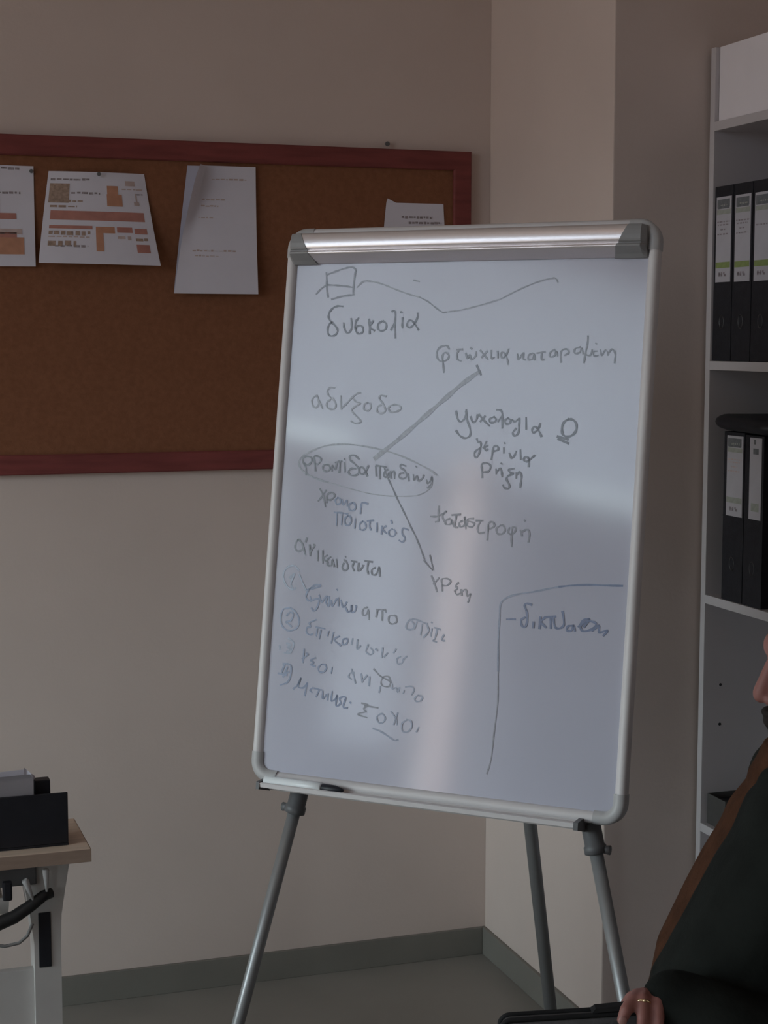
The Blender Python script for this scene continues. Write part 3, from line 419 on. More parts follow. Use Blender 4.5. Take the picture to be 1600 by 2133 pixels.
# the slip behind the flipchart
bm = bmesh.new(); P = sheet_mesh(bm, (-.288, 1.993), (-.134, 1.993), (-.125, 1.80), (-.310, 1.80), .02)
f = bm.faces.new([bm.verts.new(p) for p in (P(0, 0), P(.17, 0), V((-.286, -.020, 2.003)))])
scrawl(bm, P, .28, .80, .17, .03, 4, 60); scrawl(bm, P, .40, .95, .24, .03, 4, 61); scrawl(bm, P, .3, .9, .32, .03, 4, 62)
finish_sheet('note_slip', bm, PM, 'small white slip with grey writing partly hidden behind the flipchart top')

# ------------------------------------------------------------------ flipchart easel
WC = V((-.6432, -1.3812, 1.354)); WY, LEAN = -.77, .1585
wr = V((math.cos(WY), math.sin(WY), 0)); wbk = V((-math.sin(WY), math.cos(WY), 0))
wu = V((0, 0, math.cos(LEAN)))+wbk*math.sin(LEAN); wn = wr.cross(wu)
def B(u, v, n=0.0): return WC+wr*u+wu*v+wn*n           # board coordinates in metres
easel = thing('flipchart_easel', (WC.x, WC.y, 0), 'white flipchart whiteboard covered in Greek handwriting on a grey tripod easel', 'flipchart')
HW, HH = .348, .500
def rrect(ins, r, n, seg=8, hw=HW, hh=HH):
    out = []
    for cx, cy, a0 in ((1, 1, 0), (-1, 1, 90), (-1, -1, 180), (1, -1, 270)):
        for k in range(seg+1):
            a = math.radians(a0+90*k/seg); rr = max(r-ins, .002)
            out.append(B(cx*(hw-ins-rr)+rr*math.cos(a), cy*(hh-ins-rr)+rr*math.sin(a), n))
    return out
bm = bmesh.new(); rs = add_loops(bm, [rrect(.006, .03, -.010), rrect(.006, .03, 0)], smooth=False); bm.faces.new(rs[-1]); bm.faces.new(rs[0][::-1])
panel = link('writing_surface', bm, 'board', easel)
bm = bmesh.new()
LP = [(0, -.013), (0, .004), (.003, .008), (.009, .0095), (.015, .007), (.019, .0005), (.019, -.004)]
add_loops(bm, [rrect(i, .034, n) for i, n in LP]); link('frame', bm, 'rim', easel)
for cx, cy in ((-1, 1), (1, 1), (1, -1), (-1, -1)):
    bm = bmesh.new(); loops = []
    a0 = {(1, 1): 0, (-1, 1): 90, (-1, -1): 180, (1, -1): 270}[(cx, cy)]
    for ins, n in [(-.001, -.014), (-.0012, .005), (.003, .0092), (.010, .0108), (.017, .0085), (.021, .0015)]:
        l = []; R = .036; rr = max(R-ins, .004)
        kx, ky = cx*(HW-ins-rr), cy*(HH-ins-rr)
        e0, e1 = math.radians(a0), math.radians(a0+90); ext = .016
        l.append(B(kx+rr*math.cos(e0)+ext*math.sin(e0), ky+rr*math.sin(e0)-ext*math.cos(e0), n))
        for k in range(9):
            a = e0+(e1-e0)*k/8; l.append(B(kx+rr*math.cos(a), ky+rr*math.sin(a), n))
        l.append(B(kx+rr*math.cos(e1)-ext*math.sin(e1), ky+rr*math.sin(e1)+ext*math.cos(e1), n))
        loops.append(l)
    add_loops(bm, loops, close=False); link('corner_cap', bm, 'capl', easel)
# paper clamp along the top
PROF = [(.4885, .004), (.4885, .0235), (.4872, .0265), (.4840, .0280), (.4780, .0297), (.4700, .0306), (.4630, .0300), (.4595, .0285), (.4578, .0255), (.4562, .0255), (.4547, .0298), (.4530, .0312), (.4505, .0305), (.4480, .0265), (.4405, .0130), (.4370, .0060), (.4368, .0020)]
def slant(v, side):                                        # the metal ends along a slanting line under the plastic ends
    t = (.4885-v)/.052
    return -.312+.026*t if side < 0 else .300-.026*t
bm = bmesh.new(); rs = add_loops(bm, [[B(slant(v, -1), v, n) for v, n in PROF], [B(slant(v, 1), v, n) for v, n in PROF]], close=False, smooth=True)
clamp = link('clamp_bar', bm, 'alu', easel)
for sd in (-1, 1):
    bm = bmesh.new(); e = [(v-.002*(v < .44), n+.0012) for v, n in PROF]
    l0 = [B(slant(v, sd), v, n) for v, n in e]; l1 = [B(sd*.331 if sd < 0 else .322, v, n*.92) for v, n in e]
    l2 = [B(sd*.337 if sd < 0 else .329, v*.97+.0137, n*.6) for v, n in e]
    rs = add_loops(bm, [l0, l1, l2], close=False, smooth=False)
    bm.faces.new([bm.verts.new(v.co) for v in rs[2]])
    link('end_cap', bm, 'cap', clamp)
# pen tray
bm = bmesh.new()
TP = [(-.494, .006), (-.500, .010), (-.5045, .020), (-.5035, .030), (-.4985, .033), (-.5000, .036), (-.5075, .034), (-.5095, .020), (-.5075, .004), (-.515, -.004), (-.500, -.006)]
add_loops(bm, [[B(-.314, v, n) for v, n in TP], [B(.274, v, n) for v, n in TP]], caps=True, smooth=False)
tray = link('pen_tray', bm, 'rim', easel)
for u0, u1 in ((-.319, -.313), (.273, .281)):
    bm = bmesh.new()
    add_loops(bm, [[B(u0, v, n) for v, n in [(-.493, .004), (-.498, .037), (-.511, .037), (-.517, -.006)]], [B(u1, v, n) for v, n in [(-.493, .004), (-.498, .037), (-.511, .037), (-.517, -.006)]]], caps=True, smooth=False)
    link('tray_end', bm, 'dgrey', tray)
# legs: two in the plane of the board, one behind
def floor_on(u0, v0, du, dv, n):
    p, q = B(u0, v0, n), B(u0+du, v0+dv, n); t = (0.012-p.z)/(q.z-p.z); return p.lerp(q, t)
for sd, (uu, sl) in ((-1, (-.2674, .2174)), (1, (.2905, -.2766))):
    n = -.026
    top = B(uu+sl*.93, -.527+.93, n); col = B(uu, -.535, n); d = (col-top).normalized(); foot = top+d*((.012-top.z)/d.z)
    bm = bmesh.new(); add_tube(bm, [top, col-d*.01], .0135, 16); add_tube(bm, [col-d*.02, foot], .0115, 16)
    lg = link('leg', bm, 'leg', easel)
    bm = bmesh.new(); add_tube(bm, [col-d*.030, col-d*.028, col+d*.004, col+d*.006, col+d*.018, col+d*.020], [.0145, .0165, .0165, .019, .019, .014], 16)
    k = wr*sd; add_tube(bm, [col+d*.010+k*.012, col+d*.010+k*.026], [.006, .008], 10); link('leg_collar', bm, 'dgrey', lg)
    bm = bmesh.new(); add_tube(bm, [foot-d*.05, foot-d*.045, foot+d*.004, foot+d*.012], [.0125, .0145, .0155, .010], 16); link('rubber_foot', bm, 'black', lg)
top = B(.002, .36, -.05); foot = V((-.231, -.999, .012)); d = (foot-top).normalized(); col = top+d*.62
bm = bmesh.new(); add_tube(bm, [top, foot], .0130, 16); lg = link('leg', bm, 'leg', easel)
bm = bmesh.new(); add_tube(bm, [foot-d*.05, foot-d*.045, foot+d*.004, foot+d*.010], [.0138, .0155, .0165, .011], 16); link('rubber_foot', bm, 'black', lg)
bm = bmesh.new()
loops = []
for n in (-.012, -.060): loops.append([B(.000+a, .385+b, n) for a, b in ((-.10, -.045), (.10, -.045), (.11, 0), (.06, .055), (-.06, .055), (-.11, 0))])
add_loops(bm, loops, caps=True, smooth=False); link('leg_bracket', bm, 'dgrey', easel)
# handwriting, traced in board millimetres
def ribbon(bm, pts, w, n=.0007):
    pts = [V((x, y)) for x, y in pts]
    if len(pts) > 2:                                        # Catmull-Rom
        out = []; q = [pts[0]*2-pts[1]]+pts+[pts[-1]*2-pts[-2]]
        for i in range(1, len(q)-2):
            a, b, c, e = q[i-1:i+3]
            for k in range(5):
                t = k/5; out.append(.5*((2*b)+(c-a)*t+(2*a-5*b+4*c-e)*t*t+(3*b-a-3*c+e)*t**3))
        out.append(pts[-1]); pts = out
    L = []; m = len(pts)
    for i, p in enumerate(pts):
        d = pts[min(i+1, m-1)]-pts[max(i-1, 0)]
        if d.length < 1e-9: d = V((1, 0))
        d.normalize(); k = V((-d.y, d.x)); ww = w/2*(1+.22*math.sin(i*.9+p.x*40))
        p2 = p-d*ww*.6 if i == 0 else p+d*ww*.6 if i == m-1 else p
        L.append((bm.verts.new(B(*(p2+k*ww), n)), bm.verts.new(B(*(p2-k*ww), n))))
    for a, b in zip(L, L[1:]): bm.faces.new((a[0], a[1], b[1], b[0]))
NM = {'word': 'handwritten_word', 'arrow': 'drawn_arrow', 'circled number': 'circled_number', 'square': 'drawn_square', 'wave': 'drawn_curve', 'zero': 'underlined_zero', 'ellipse': 'drawn_ellipse', 'bracket': 'drawn_bracket'}
for i, (lb, ink, w, strokes) in enumerate(INK):
    bm = bmesh.new()
    for j, s in enumerate(strokes): ribbon(bm, [(x/1000, y/1000) for x, y in s], w*.86, .0006+.00004*(j % 5)+.00005*(i % 3))
    for f in bm.faces:
        f.normal_update()
        if f.normal.dot(wn) < 0: f.normal_flip()
    link(NM[lb], bm, 'ink_'+ink, panel, recalc=False)
# the marker in the tray
mk = thing('whiteboard_marker', B(-.23, -.4995, .022), 'white whiteboard marker with a black cap lying in the pen tray', 'marker')
c0 = lambda u: B(u, -.4955+(u+.31)*-.004, .024)
bm = bmesh.new(); add_tube(bm, [c0(-.309), c0(-.308), c0(-.225), c0(-.222), c0(-.196), c0(-.194)], [.006, .0085, .0085, .0095, .0095, .007], 14); link('barrel', bm, 'white', mk)
bm = bmesh.new(); add_tube(bm, [c0(-.194), c0(-.192), c0(-.168), c0(-.158), c0(-.152)], [.006, .0078, .0072, .0045, .002], 14); link('cap', bm, 'black', mk)

# ------------------------------------------------------------------ bookcase and binders
BXF, BXB, BY1, BY0 = .231, .585, -.7165, -2.35           # front, back, far end, near end
bc = thing('bookcase', (.40, (BY0+BY1)/2, 0), 'tall white shelf unit against the right wall holding black binders', 'shelf')
T = .020
bm = bmesh.new(); add_box(bm, (BXF, BY1-T, 0), (BXB, BY1, 2.29), .0015)
for z in (1.79, 1.70, 1.347, 1.254, .862, .77): add_tube(bm, [(BXF+.045, BY1-T-.0006, z), (BXF+.045, BY1-T+.002, z)], .0035, 10, mi=1)
link('side_panel', bm, ['melamine', 'black'], bc)
box_obj('side_panel', (BXF, BY0, 0), (BXB, BY0+T, 2.29), 'melamine', bc, .0015)
box_obj('side_panel', (BXF, -1.545, 0), (BXB, -1.525, 2.27), 'melamine', bc, .0015)
box_obj('back_panel', (BXB-.006, BY0+T, .02), (BXB, BY1-T, 2.27), 'melamine', bc)
box_obj('top_panel', (BXF+.028, BY0+T, 2.27), (BXB-.006, BY1-T, 2.29), 'melamine', bc, .0015)
SH = [(1.582, 1.602), (1.053, 1.073), (.522, .542), (.06, .08)]
for za, zb in [(2.108, 2.128)]+SH:
    box_obj('shelf', (BXF, -1.525, za), (BXB-.006, BY1-T, zb), 'melamine', bc, .0012)
    box_obj('shelf', (BXF, BY0+T, za), (BXB-.006, -1.545, zb), 'melamine', bc, .0012)
box_obj('front_panel', (BXF+.010, -1.524, 2.129), (BXF+.026, BY1-T-.001, 2.290), 'panelw', bc, .001)
box_obj('front_panel', (BXF+.010, BY0+T, 2.129), (BXF+.026, -1.546, 2.290), 'panelw', bc, .001)

def make_binder(y1, w, z, h, label, lab, group, xf=BXF+.004, depth=.285):
    """y1 = far face, spine towards -x; lab = (z0, z1, inset, kind)"""
    y0 = y1-w; r = thing('ring_binder', (xf+depth/2, (y0+y1)/2, z), label, 'binder', group)
    bm = bmesh.new(); add_box(bm, (xf, y0+.001, z+.0005), (xf+.004, y1-.001, z+h), .0015)
    add_box(bm, (xf+.002, y0+.001, z+.0005), (xf+depth, y0+.0035, z+h)); add_box(bm, (xf+.002, y1-.0035, z+.0005), (xf+depth, y1-.001, z+h)); link('cover', bm, 'binder', r)
    bm = bmesh.new(); add_box(bm, (xf+.02, y0+.008, z+.010), (xf+depth-.012, y1-.008, z+h-.012)); link('page_block', bm, 'binder' if lab[3] == 'dim' else 'paper', r)
    bm = bmesh.new(); cy, cz = (y0+y1)/2, z+h*.225; L = []
    for rad, x in ((.0160, xf-.0002), (.0153, xf-.0014), (.0143, xf-.0014), (.0136, xf-.0002)):
        L.append([(x, cy+rad*.62*math.cos(2*PI*k/24), cz+rad*math.sin(2*PI*k/24)) for k in range(24)])
    add_loops(bm, L); link('finger_ring', bm, 'ring', r)
    za, zb, ins, kind = lab; ya, yb = y0+ins[0], y1-ins[1]; H = zb-za; W = yb-ya
    bm = bmesh.new(); add_box(bm, (xf-.0010, ya, za), (xf+.0005, yb, zb)); sl = link('spine_label', bm, 'label', r)
    def q(bm, s0, t0, s1, t1, mi=0, lift=.0004): quad(bm, *[(xf-.0010-lift, yb-W*s, zb-H*t) for s, t in ((s0, t0), (s0, t1), (s1, t1), (s1, t0))], mi)
    if kind == 'narrow':
        bm = bmesh.new(); q(bm, .35, .02, .5, .08); q(bm, .30, .13, .75, .20); link('label_print', bm, 'head', sl); bm = bmesh.new(); q(bm, .2, .80, .85, .90); link('label_band', bm, 'sage', sl)
        return r
    bm = bmesh.new(); q(bm, .06, .03, .90, .125); rnd = random.Random(int(-y1*1000))
    q(bm, .07, .125, .88, .14); link('label_header', bm, 'head', sl)
    bm = bmesh.new()
    for k in range(5): s = .30+.11*k; q(bm, s, .085+.01*rnd.random(), s+.05, .105+.01*rnd.random(), 0, .0008)
    link('header_print', bm, 'sage', sl)
    bm = bmesh.new(); q(bm, .04, .15, .96, .205); link('label_band', bm, 'sage', sl)
    bm = bmesh.new(); q(bm, .02, .765, .98, .835); link('label_band', bm, 'sage' if kind == 'dim' else 'green', sl)
    bm = bmesh.new()
    for t, a, b in ((.285, .08, .92), (.32, .12, .85), (.375, .30, .62), (.43, .10, .8)) if kind != 'short' else ((.355, .10, .95),):
        s = a
        while s < b: w2 = rnd.uniform(.06, .18); q(bm, s, t, min(s+w2, b), t+.016); s += w2+.05
    link('label_print', bm, 'pale' if kind == 'dim' else 'text', sl)
    bm = bmesh.new(); s0 = .22
    for a, b, c, d2 in ((.0, .0, .10, 1), (.16, .0, .26, .45), (.16, .55, .26, 1), (.32, .0, .42, .5), (.38, .4, .50, 1), (.0, .42, .26, .58)): q(bm, s0+a, .885+.05*b, s0+c, .885+.05*d2)
    link('label_mark', bm, 'text', sl); return r
G1 = 'black binders on the upper shelf'
NAMES = ['black binder on the upper shelf, nearest the far side panel', 'black binder on the upper shelf, second from the far side panel', 'black binder with few label lines, third from the far side panel', 'black binder on the upper shelf cut by the right edge of the photo']
y = -.7385
for k in range(4):
    make_binder(y, .0795, 1.602, .384, NAMES[k], (1.776-.001*k, 1.962-.001*k, (.006, .010), 'short' if k == 2 else 'full'), G1); y -= .0805
G2 = 'black binders on the middle shelf'
make_binder(-.800, .088, 1.073, .375, 'black binder with a dull label on the middle shelf, leftmost', (1.263, 1.440, (.005, .016), 'dim'), G2)
make_binder(-.889, .078, 1.073, .372, 'black binder with a narrow white label on the middle shelf', (1.264, 1.440, (.008, .022), 'narrow'), G2)
# the soft case lying on the two binders
bm = bmesh.new(); pc = V((.36, -.885, 1.466)); loops = []
for k in range(9):
    a = -PI/2+PI*k/8; s = .82+.18*math.cos(a); z = pc.z+.0175*math.sin(a); l = []
    for j in range(40):
        t = 2*PI*j/40; e = .38; cx = math.copysign(abs(math.cos(t))**e, math.cos(t)); cy = math.copysign(abs(math.sin(t))**e, math.sin(t))
        l.append(V((pc.x+.145*s*cx, pc.y+.135*s*cy, z+.003*math.sin(3*t))))
    loops.append(l)
add_loops(bm, loops, caps=True); tag(link('soft_case', bm, 'black'), 'flat black soft case lying on top of the middle shelf binders', 'case')
# things on the lowest visible shelf
bx = thing('document_box', (.40, -.80, .542), 'low grey open box on the lower shelf in the corner', 'box')
bm = bmesh.new(); X0, X1, Y0, Y1, Z0, Z1, t = .245, .50, -.822, -.742, .5422, .612, .003
add_box(bm, (X0, Y0, Z0), (X1, Y1, Z0+t)); add_box(bm, (X0, Y0, Z0+t), (X0+t, Y1, Z1)); add_box(bm, (X1-t, Y0, Z0+t), (X1, Y1, Z1)); add_box(bm, (X0+t, Y0, Z0+t), (X1-t, Y0+t, Z1)); add_box(bm, (X0+t, Y1-t, Z0+t), (X1-t, Y1, Z1))
link('tray', bm, 'boxg', bx); box_obj('folder', (X0+.006, Y0+.006, Z0+.02), (X1-.006, Y1-.006, Z1-.012), 'black', bx, .002)  # black block stands in for the shade inside the open box
bm = bmesh.new(); add_box(bm, (.33, -1.08, .5422), (.56, -.885, .556), .003); tag(link('folder', bm, 'blue'), 'flat blue grey folder lying on the lower shelf', 'folder')

# ------------------------------------------------------------------ desk, printer, cables
dk = thing('desk', (-1.75, -1.03, 0), 'narrow pale wooden desk on grey steel legs cut by the left edge', 'desk')
DX1, DX0, DY0, DY1 = -1.229, -2.65, -1.130, -.925
bm = bmesh.new(); add_box(bm, (DX0, DY0+.0012, .716), (DX1-.0012, DY1, .740), .001); link('tabletop', bm, 'oak', dk)
bm = bmesh.new(); add_box(bm, (DX0, DY0, .7165), (DX1, DY0+.0012, .7395)); add_box(bm, (DX1-.0012, DY0+.0012, .7165), (DX1, DY1, .7395)); link('edge_band', bm, 'edge', dk)
def desk_leg(xr):
    bm = bmesh.new(); z0 = .02                           # a flared sheet-steel upright
    prof = [(.716, -.088, 0.0), (.700, -.086, -.001), (.66, -.080, -.008), (.61, -.072, -.016), (.56, -.066, -.018), (.30, -.066, -.018), (z0, -.066, -.018)]
    fr = [V((xr+a, -1.085, z)) for z, a, b in prof]+[V((xr+b, -1.085, z)) for z, a, b in reversed(prof)]
    bk = [p+V((0, .06, 0)) for p in fr]
    r = add_loops(bm, [fr, bk], caps=True, smooth=False); return bm
for xr in (-1.262, -2.54):
    lg = link('leg', desk_leg(xr), 'dsteel', dk)
    bm = bmesh.new(); add_box(bm, (xr-.058, -1.0875, .515), (xr-.036, -1.0846, .617), .001); link('cable_slot', bm, 'black', lg)
    box_obj('foot_bar', (xr-.07, -1.10, 0), (xr-.016, -.80, .03), 'dsteel', lg, .004)
box_obj('front_rail', (-2.50, -1.092, .672), (-1.322, -1.0855, .716), 'dgrey', dk, .003)
box_obj('lower_panel', (-2.60, -1.070, .06), (-1.325, -1.052, .508), 'dsteel', dk, .002)
bm = bmesh.new(); L = []                                  # the curved cable tray under the top
for x in (-1.95, -1.37):
    L.append([V((x, -1.00+.075*math.cos(a), .648-.050*math.sin(a)*1.0)) for a in [PI*k/10 for k in range(11)]]+[V((x, -1.00-.071*math.cos(a), .648-.046*math.sin(a))) for a in [PI*k/10 for k in range(11)]])
add_loops(bm, L, caps=False, smooth=True); link('cable_tray', bm, 'dsteel', dk)
bm = bmesh.new(); add_tube(bm, [(-1.50, -1.090, .59), (-1.44, -1.100, .598), (-1.40, -1.106, .610), (-1.365, -1.108, .622), (-1.335, -1.108, .640), (-1.312, -1.106, .655), (-1.297, -1.100, .657)], [.013, .013, .013, .012, .011, .010, .009], 14)
tag(link('power_cable', bm, 'cable'), 'thick black cable sagging from the desk leg under the tabletop', 'cable')
bm = bmesh.new(); add_tube(bm, [(-1.48, -1.128, .596), (-1.42, -1.130, .588), (-1.385, -1.130, .578), (-1.36, -1.130, .581), (-1.345, -1.128, .592), (-1.335, -1.124, .612)], .003, 10)
tag(link('thin_cable', bm, 'gcable'), 'thin grey cable looping below the thick black cable', 'cable')
for x0, z0, x1, z1, lb in ((-1.346, .690, -1.331, .650, 'white tapered plug under the desk, the left one'), (-1.3085, .706, -1.307, .664, 'white tapered plug under the desk, beside the leg')):
    bm = bmesh.new(); add_tube(bm, [(x0, -1.112, z0), (x0+.1*(x1-x0), -1.112, z0-.003), (x1, -1.112, z1)], [.005, .0065, .0022], 12)
    tag(link('power_plug', bm, 'capl'), lb, 'plug', 'plugs under the desk')
bm = bmesh.new(); add_box(bm, (-1.385, -1.118, .655), (-1.368, -1.104, .690), .004); tag(link('cable_clip', bm, 'black'), 'small black clip beneath the tabletop at the left edge', 'clip')

hb = thing('desktop_box', (-1.47, -1.06, .740), 'low black open box standing on the narrow pale desk', 'box')
px0, px1, py0, py1, pz0, pz1, t = -1.67, -1.264, -1.094, -1.016, .7405, .838, .004
bm = bmesh.new()
add_box(bm, (px0, py0, pz0), (px1, py1, pz0+t)); add_box(bm, (px0, py0, pz0+t), (px1, py0+t, pz1), .0019); add_box(bm, (px0, py1-t, pz0+t), (px1, py1, pz1-.030), .0015)
add_box(bm, (px0, py0+t, pz0+t), (px0+t, py1-t, pz1), .001); add_box(bm, (px1-t, py0+t, pz0+t), (px1, py1-t, pz1-.030), .001)
link('body', bm, 'black', hb)
box_obj('divider', (-1.319, -1.066, .745), (-1.291, -1.040, .856), 'black', hb, .002)
ps = thing('paper_stack', (-1.45, -1.07, .745), 'loose white sheets standing in the black box on the desk', 'paper')
bm = bmesh.new()
def leaf(bm, xa, xb, y, z0, za, zb, lean):
    r = [[bm.verts.new((xa+(xb-xa)*i/6, y+lean*k/5+.002*math.sin(i*1.3), z0+(za+(zb-za)*i/6-z0)*k/5)) for i in range(7)] for k in range(6)]
    for a, b in zip(r, r[1:]):
        for i in range(6): f = bm.faces.new((a[i], a[i+1], b[i+1], b[i])); f.smooth = True
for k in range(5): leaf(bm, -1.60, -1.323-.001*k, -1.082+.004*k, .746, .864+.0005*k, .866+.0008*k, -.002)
link('sheet', bm, 'papershade_grey', ps, recalc=False)
bm = bmesh.new(); leaf(bm, -1.60, -1.336, -1.058, .746, .868, .876, .002); leaf(bm, -1.336, -1.317, -1.058, .800, .879, .862, .004)
link('top_sheet', bm, 'paper', ps, recalc=False)

# ------------------------------------------------------------------ seated person with a bag
PO = V((-.443, -2.052, 0)); fd = V((-.9463, .3232, 0)); lf = V((-.3232, -.9463, 0))      # facing, and the person's left
Q = lambda f, l, z: PO+fd*f+lf*l+V((0, 0, z))
PR = Matrix((fd, lf, V((0, 0, 1)))).transposed()
def ell(bm, c, r, tilt=0.0, seg=20): add_ell(bm, Q(*c), r, PR @ Matrix.Rotation(tilt, 3, 'Y'), seg)
def caps(bm, a, ra, b, rb): add_caps(bm, Q(*a), ra, Q(*b), rb)
def chain(bm, pts):
    for (a, ra), (b, rb) in zip(pts, pts[1:]): caps(bm, a, ra, b, rb)
def tors(bm, rows):
    """lofted trunk: (z, centre f, half depth, half width)"""
    L = []
    for z, cf, hd, hw in rows:
        l = []
        for k in range(32):
            a = 2*PI*k/32; c, s = math.cos(a), math.sin(a); e = .8
            l.append(Q(cf+hd*math.copysign(abs(c)**e, c), hw*math.copysign(abs(s)**e, s), z))
        L.append(l)
    add_loops(bm, L, caps=True)
person = thing('person', Q(-.02, 0, .0), 'seated person in a dark jacket over a rust brown sweater, facing left', 'person')
bm = bmesh.new()
# head: skull, face, brow, nose, lips, chin, ears, neck
ell(bm, (-.122, 0, 1.225), (.098, .077, .098)); ell(bm, (-.088, 0, 1.165), (.066, .062, .085), -.12)
ell(bm, (-.046, 0, 1.222), (.030, .055, .026)); ell(bm, (-.060, .030, 1.160), (.035, .028, .032)); ell(bm, (-.060, -.030, 1.160), (.035, .028, .032))
caps(bm, (-.026, 0, 1.198), .0085, (-.013, 0, 1.157), .0125); ell(bm, (-.0135, 0, 1.1535), (.0125, .0125, .0115)); ell(bm, (-.026, .012, 1.148), (.012, .0085, .009)); ell(bm, (-.026, -.012, 1.148), (.012, .0085, .009))
ell(bm, (-.040, 0, 1.120), (.022, .026, .022)); ell(bm, (-.030, 0, 1.117), (.009, .022, .006)); ell(bm, (-.034, 0, 1.106), (.010, .020, .007)); ell(bm, (-.048, 0, 1.085), (.024, .026, .020))
for s in (-1, 1):
    ell(bm, (-.135, s*.078, 1.178), (.020, .008, .032), .15); ell(bm, (-.048, s*.031, 1.194), (.012, .014, .010))
chain(bm, [((-.120, 0, 1.15), .058), ((-.135, 0, 1.06), .056), ((-.140, 0, .99), .075)])
tors(bm, [(.50, .02, .10, .15), (.60, .0, .11, .15), (.75, -.015, .11, .145), (.90, -.07, .10, .16), (.98, -.11, .085, .17), (1.02, -.125, .06, .12)])
WRL = (.146, .205, .797)
chain(bm, [((-.10, .185, .985), .050), ((-.055, .235, .715), .040), (WRL, .027)])
chain(bm, [((-.10, -.185, .985), .050), ((-.10, -.235, .715), .040), ((.09, -.10, .655), .027)])
# near hand: the back of the hand behind, fingers hanging down the front of the bag
ell(bm, (.160, .203, .792), (.026, .019, .014), -.25); ell(bm, (.176, .209, .798), (.020, .015, .011), -.15)
chain(bm, [((.146, .205, .792), .017), ((.188, .214, .8025), .0098)]); chain(bm, [((.146, .205, .790), .016), ((.163, .214, .7995), .0095)])
FING = [[(.186, .214, .8030, .0098), (.1945, .229, .8035, .0090), (.2060, .243, .7955, .0086), (.2115, .246, .7830, .0072)],
        [(.177, .214, .8030, .0100), (.1825, .233, .8045, .0090), (.1855, .249, .7870, .0083), (.1880, .2495, .7540, .0072)],
        [(.165, .214, .8015, .0096), (.1635, .234, .8015, .0086), (.1655, .2490, .7830, .0080), (.1680, .2485, .7500, .0070)],
        [(.154, .212, .7965, .0088), (.1470, .229, .7950, .0078), (.1460, .2400, .7770, .0073), (.1470, .241, .7550, .0063)],
        [(.156, .196, .788, .0115), (.172, .180, .790, .0105), (.188, .172, .782, .0098), (.198, .170, .768, .0086)]]
for F in FING: chain(bm, [(p[:3], p[3]) for p in F])
# far hand resting on the lap behind the bag
ell(bm, (.115, -.085, .645), (.030, .026, .016))
for k in range(4): chain(bm, [((.135, -.065-.016*k, .647), .0095), ((.172-.004*k, -.060-.018*k, .640), .0090), ((.194-.004*k, -.056-.019*k, .630), .0082)])
chain(bm, [((.10, -.065, .645), .0115), ((.125, -.045, .641), .010), ((.145, -.038, .634), .009)])
# hips, thighs, shins
for s in (-1, 1): chain(bm, [((.03, s*.09, .53), .085), ((.24, s*.11, .535), .075), ((.44, s*.12, .53), .055), ((.44, s*.125, .30), .050), ((.43, s*.125, .09), .036)])
link('body', fuse(bm, .0030, 4), 'skin', person)
for k, (a, b) in enumerate(((FING[0][2], FING[0][3]), (FING[1][2], FING[1][3]), (FING[2][2], FING[2][3]), (FING[3][2], FING[3][3]))):
    bm = bmesh.new(); add_ell(bm, Q(b[0]+.0002, b[1]+.0062, b[2]+.001), (.0055, .0022, .0065), PR, 12); smooth_all(bm); link('fingernail', bm, 'nail', person)
bm = bmesh.new(); a, b = Q(*FING[1][1][:3]), Q(*FING[1][2][:3]); d = (b-a).normalized(); c = a+d*.004; x, y = frame_of(d); L = []
for rad, t in ((.0088, -.0016), (.0102, -.0012), (.0102, .0012), (.0088, .0016)): L.append([c+d*t+(x*math.cos(2*PI*k/28)+y*math.sin(2*PI*k/28))*rad for k in range(28)])
add_loops(bm, L)
add_ell(bm, c+(lf*.75+V((0, 0, .55)))  .normalized()*.0106, (.0030, .0030, .0024), None, 10); link('ring', bm, 'gold', person)
for s in (-1, 1):
    bm = bmesh.new(); ell(bm, (-.0405, s*.031, 1.197), (.0115, .0125, .0115)); smooth_all(bm); link('eye', bm, 'white', person)
bm = bmesh.new(); ell(bm, (-.030, 0, 1.1285), (.0165, .027, .0085)); ell(bm, (-.033, .0, 1.117), (.0165, .026, .014)); ell(bm, (-.040, 0, 1.100), (.016, .026, .018)); ell(bm, (-.052, 0, 1.082), (.024, .028, .018))
link('beard', fuse(bm, .003, 4), 'hair', person)
bm = bmesh.new(); ell(bm, (-.132, 0, 1.240), (.098, .083, .095)); ell(bm, (-.160, 0, 1.20), (.075, .080, .085)); ell(bm, (-.045, .030, 1.210), (.012, .018, .004)); ell(bm, (-.045, -.030, 1.210), (.012, .018, .004))
link('hair', fuse(bm, .005, 4), 'hair', person)
# rust sweater: trunk, scarf-like collar, far sleeve
bm = bmesh.new()
tors(bm, [(.50, .035, .125, .165), (.62, .020, .135, .170), (.72, .000, .132, .168), (.775, -.008, .130, .166), (.80, -.020, .131, .165), (.86, -.045, .128, .168), (.90, -.062, .124, .172), (.945, -.085, .119, .178), (.975, -.095, .116, .180), (1.01, -.112, .108, .165), (1.03, -.118, .116, .13), (1.06, -.125, .112, .095), (1.085, -.128, .105, .085)])
chain(bm, [((-.10, -.185, .985), .062), ((-.10, -.235, .715), .052), ((.075, -.11, .66), .036)])
link('sweater', fuse(bm, .006, 4), 'sweater', person)
bm = bmesh.new(); chain(bm, [((.118, .209, .792), .036), ((.136, .207, .798), .034), ((.141, .206, .799), .030)]); smooth_all(bm); link('cuff', bm, 'sweater', person)
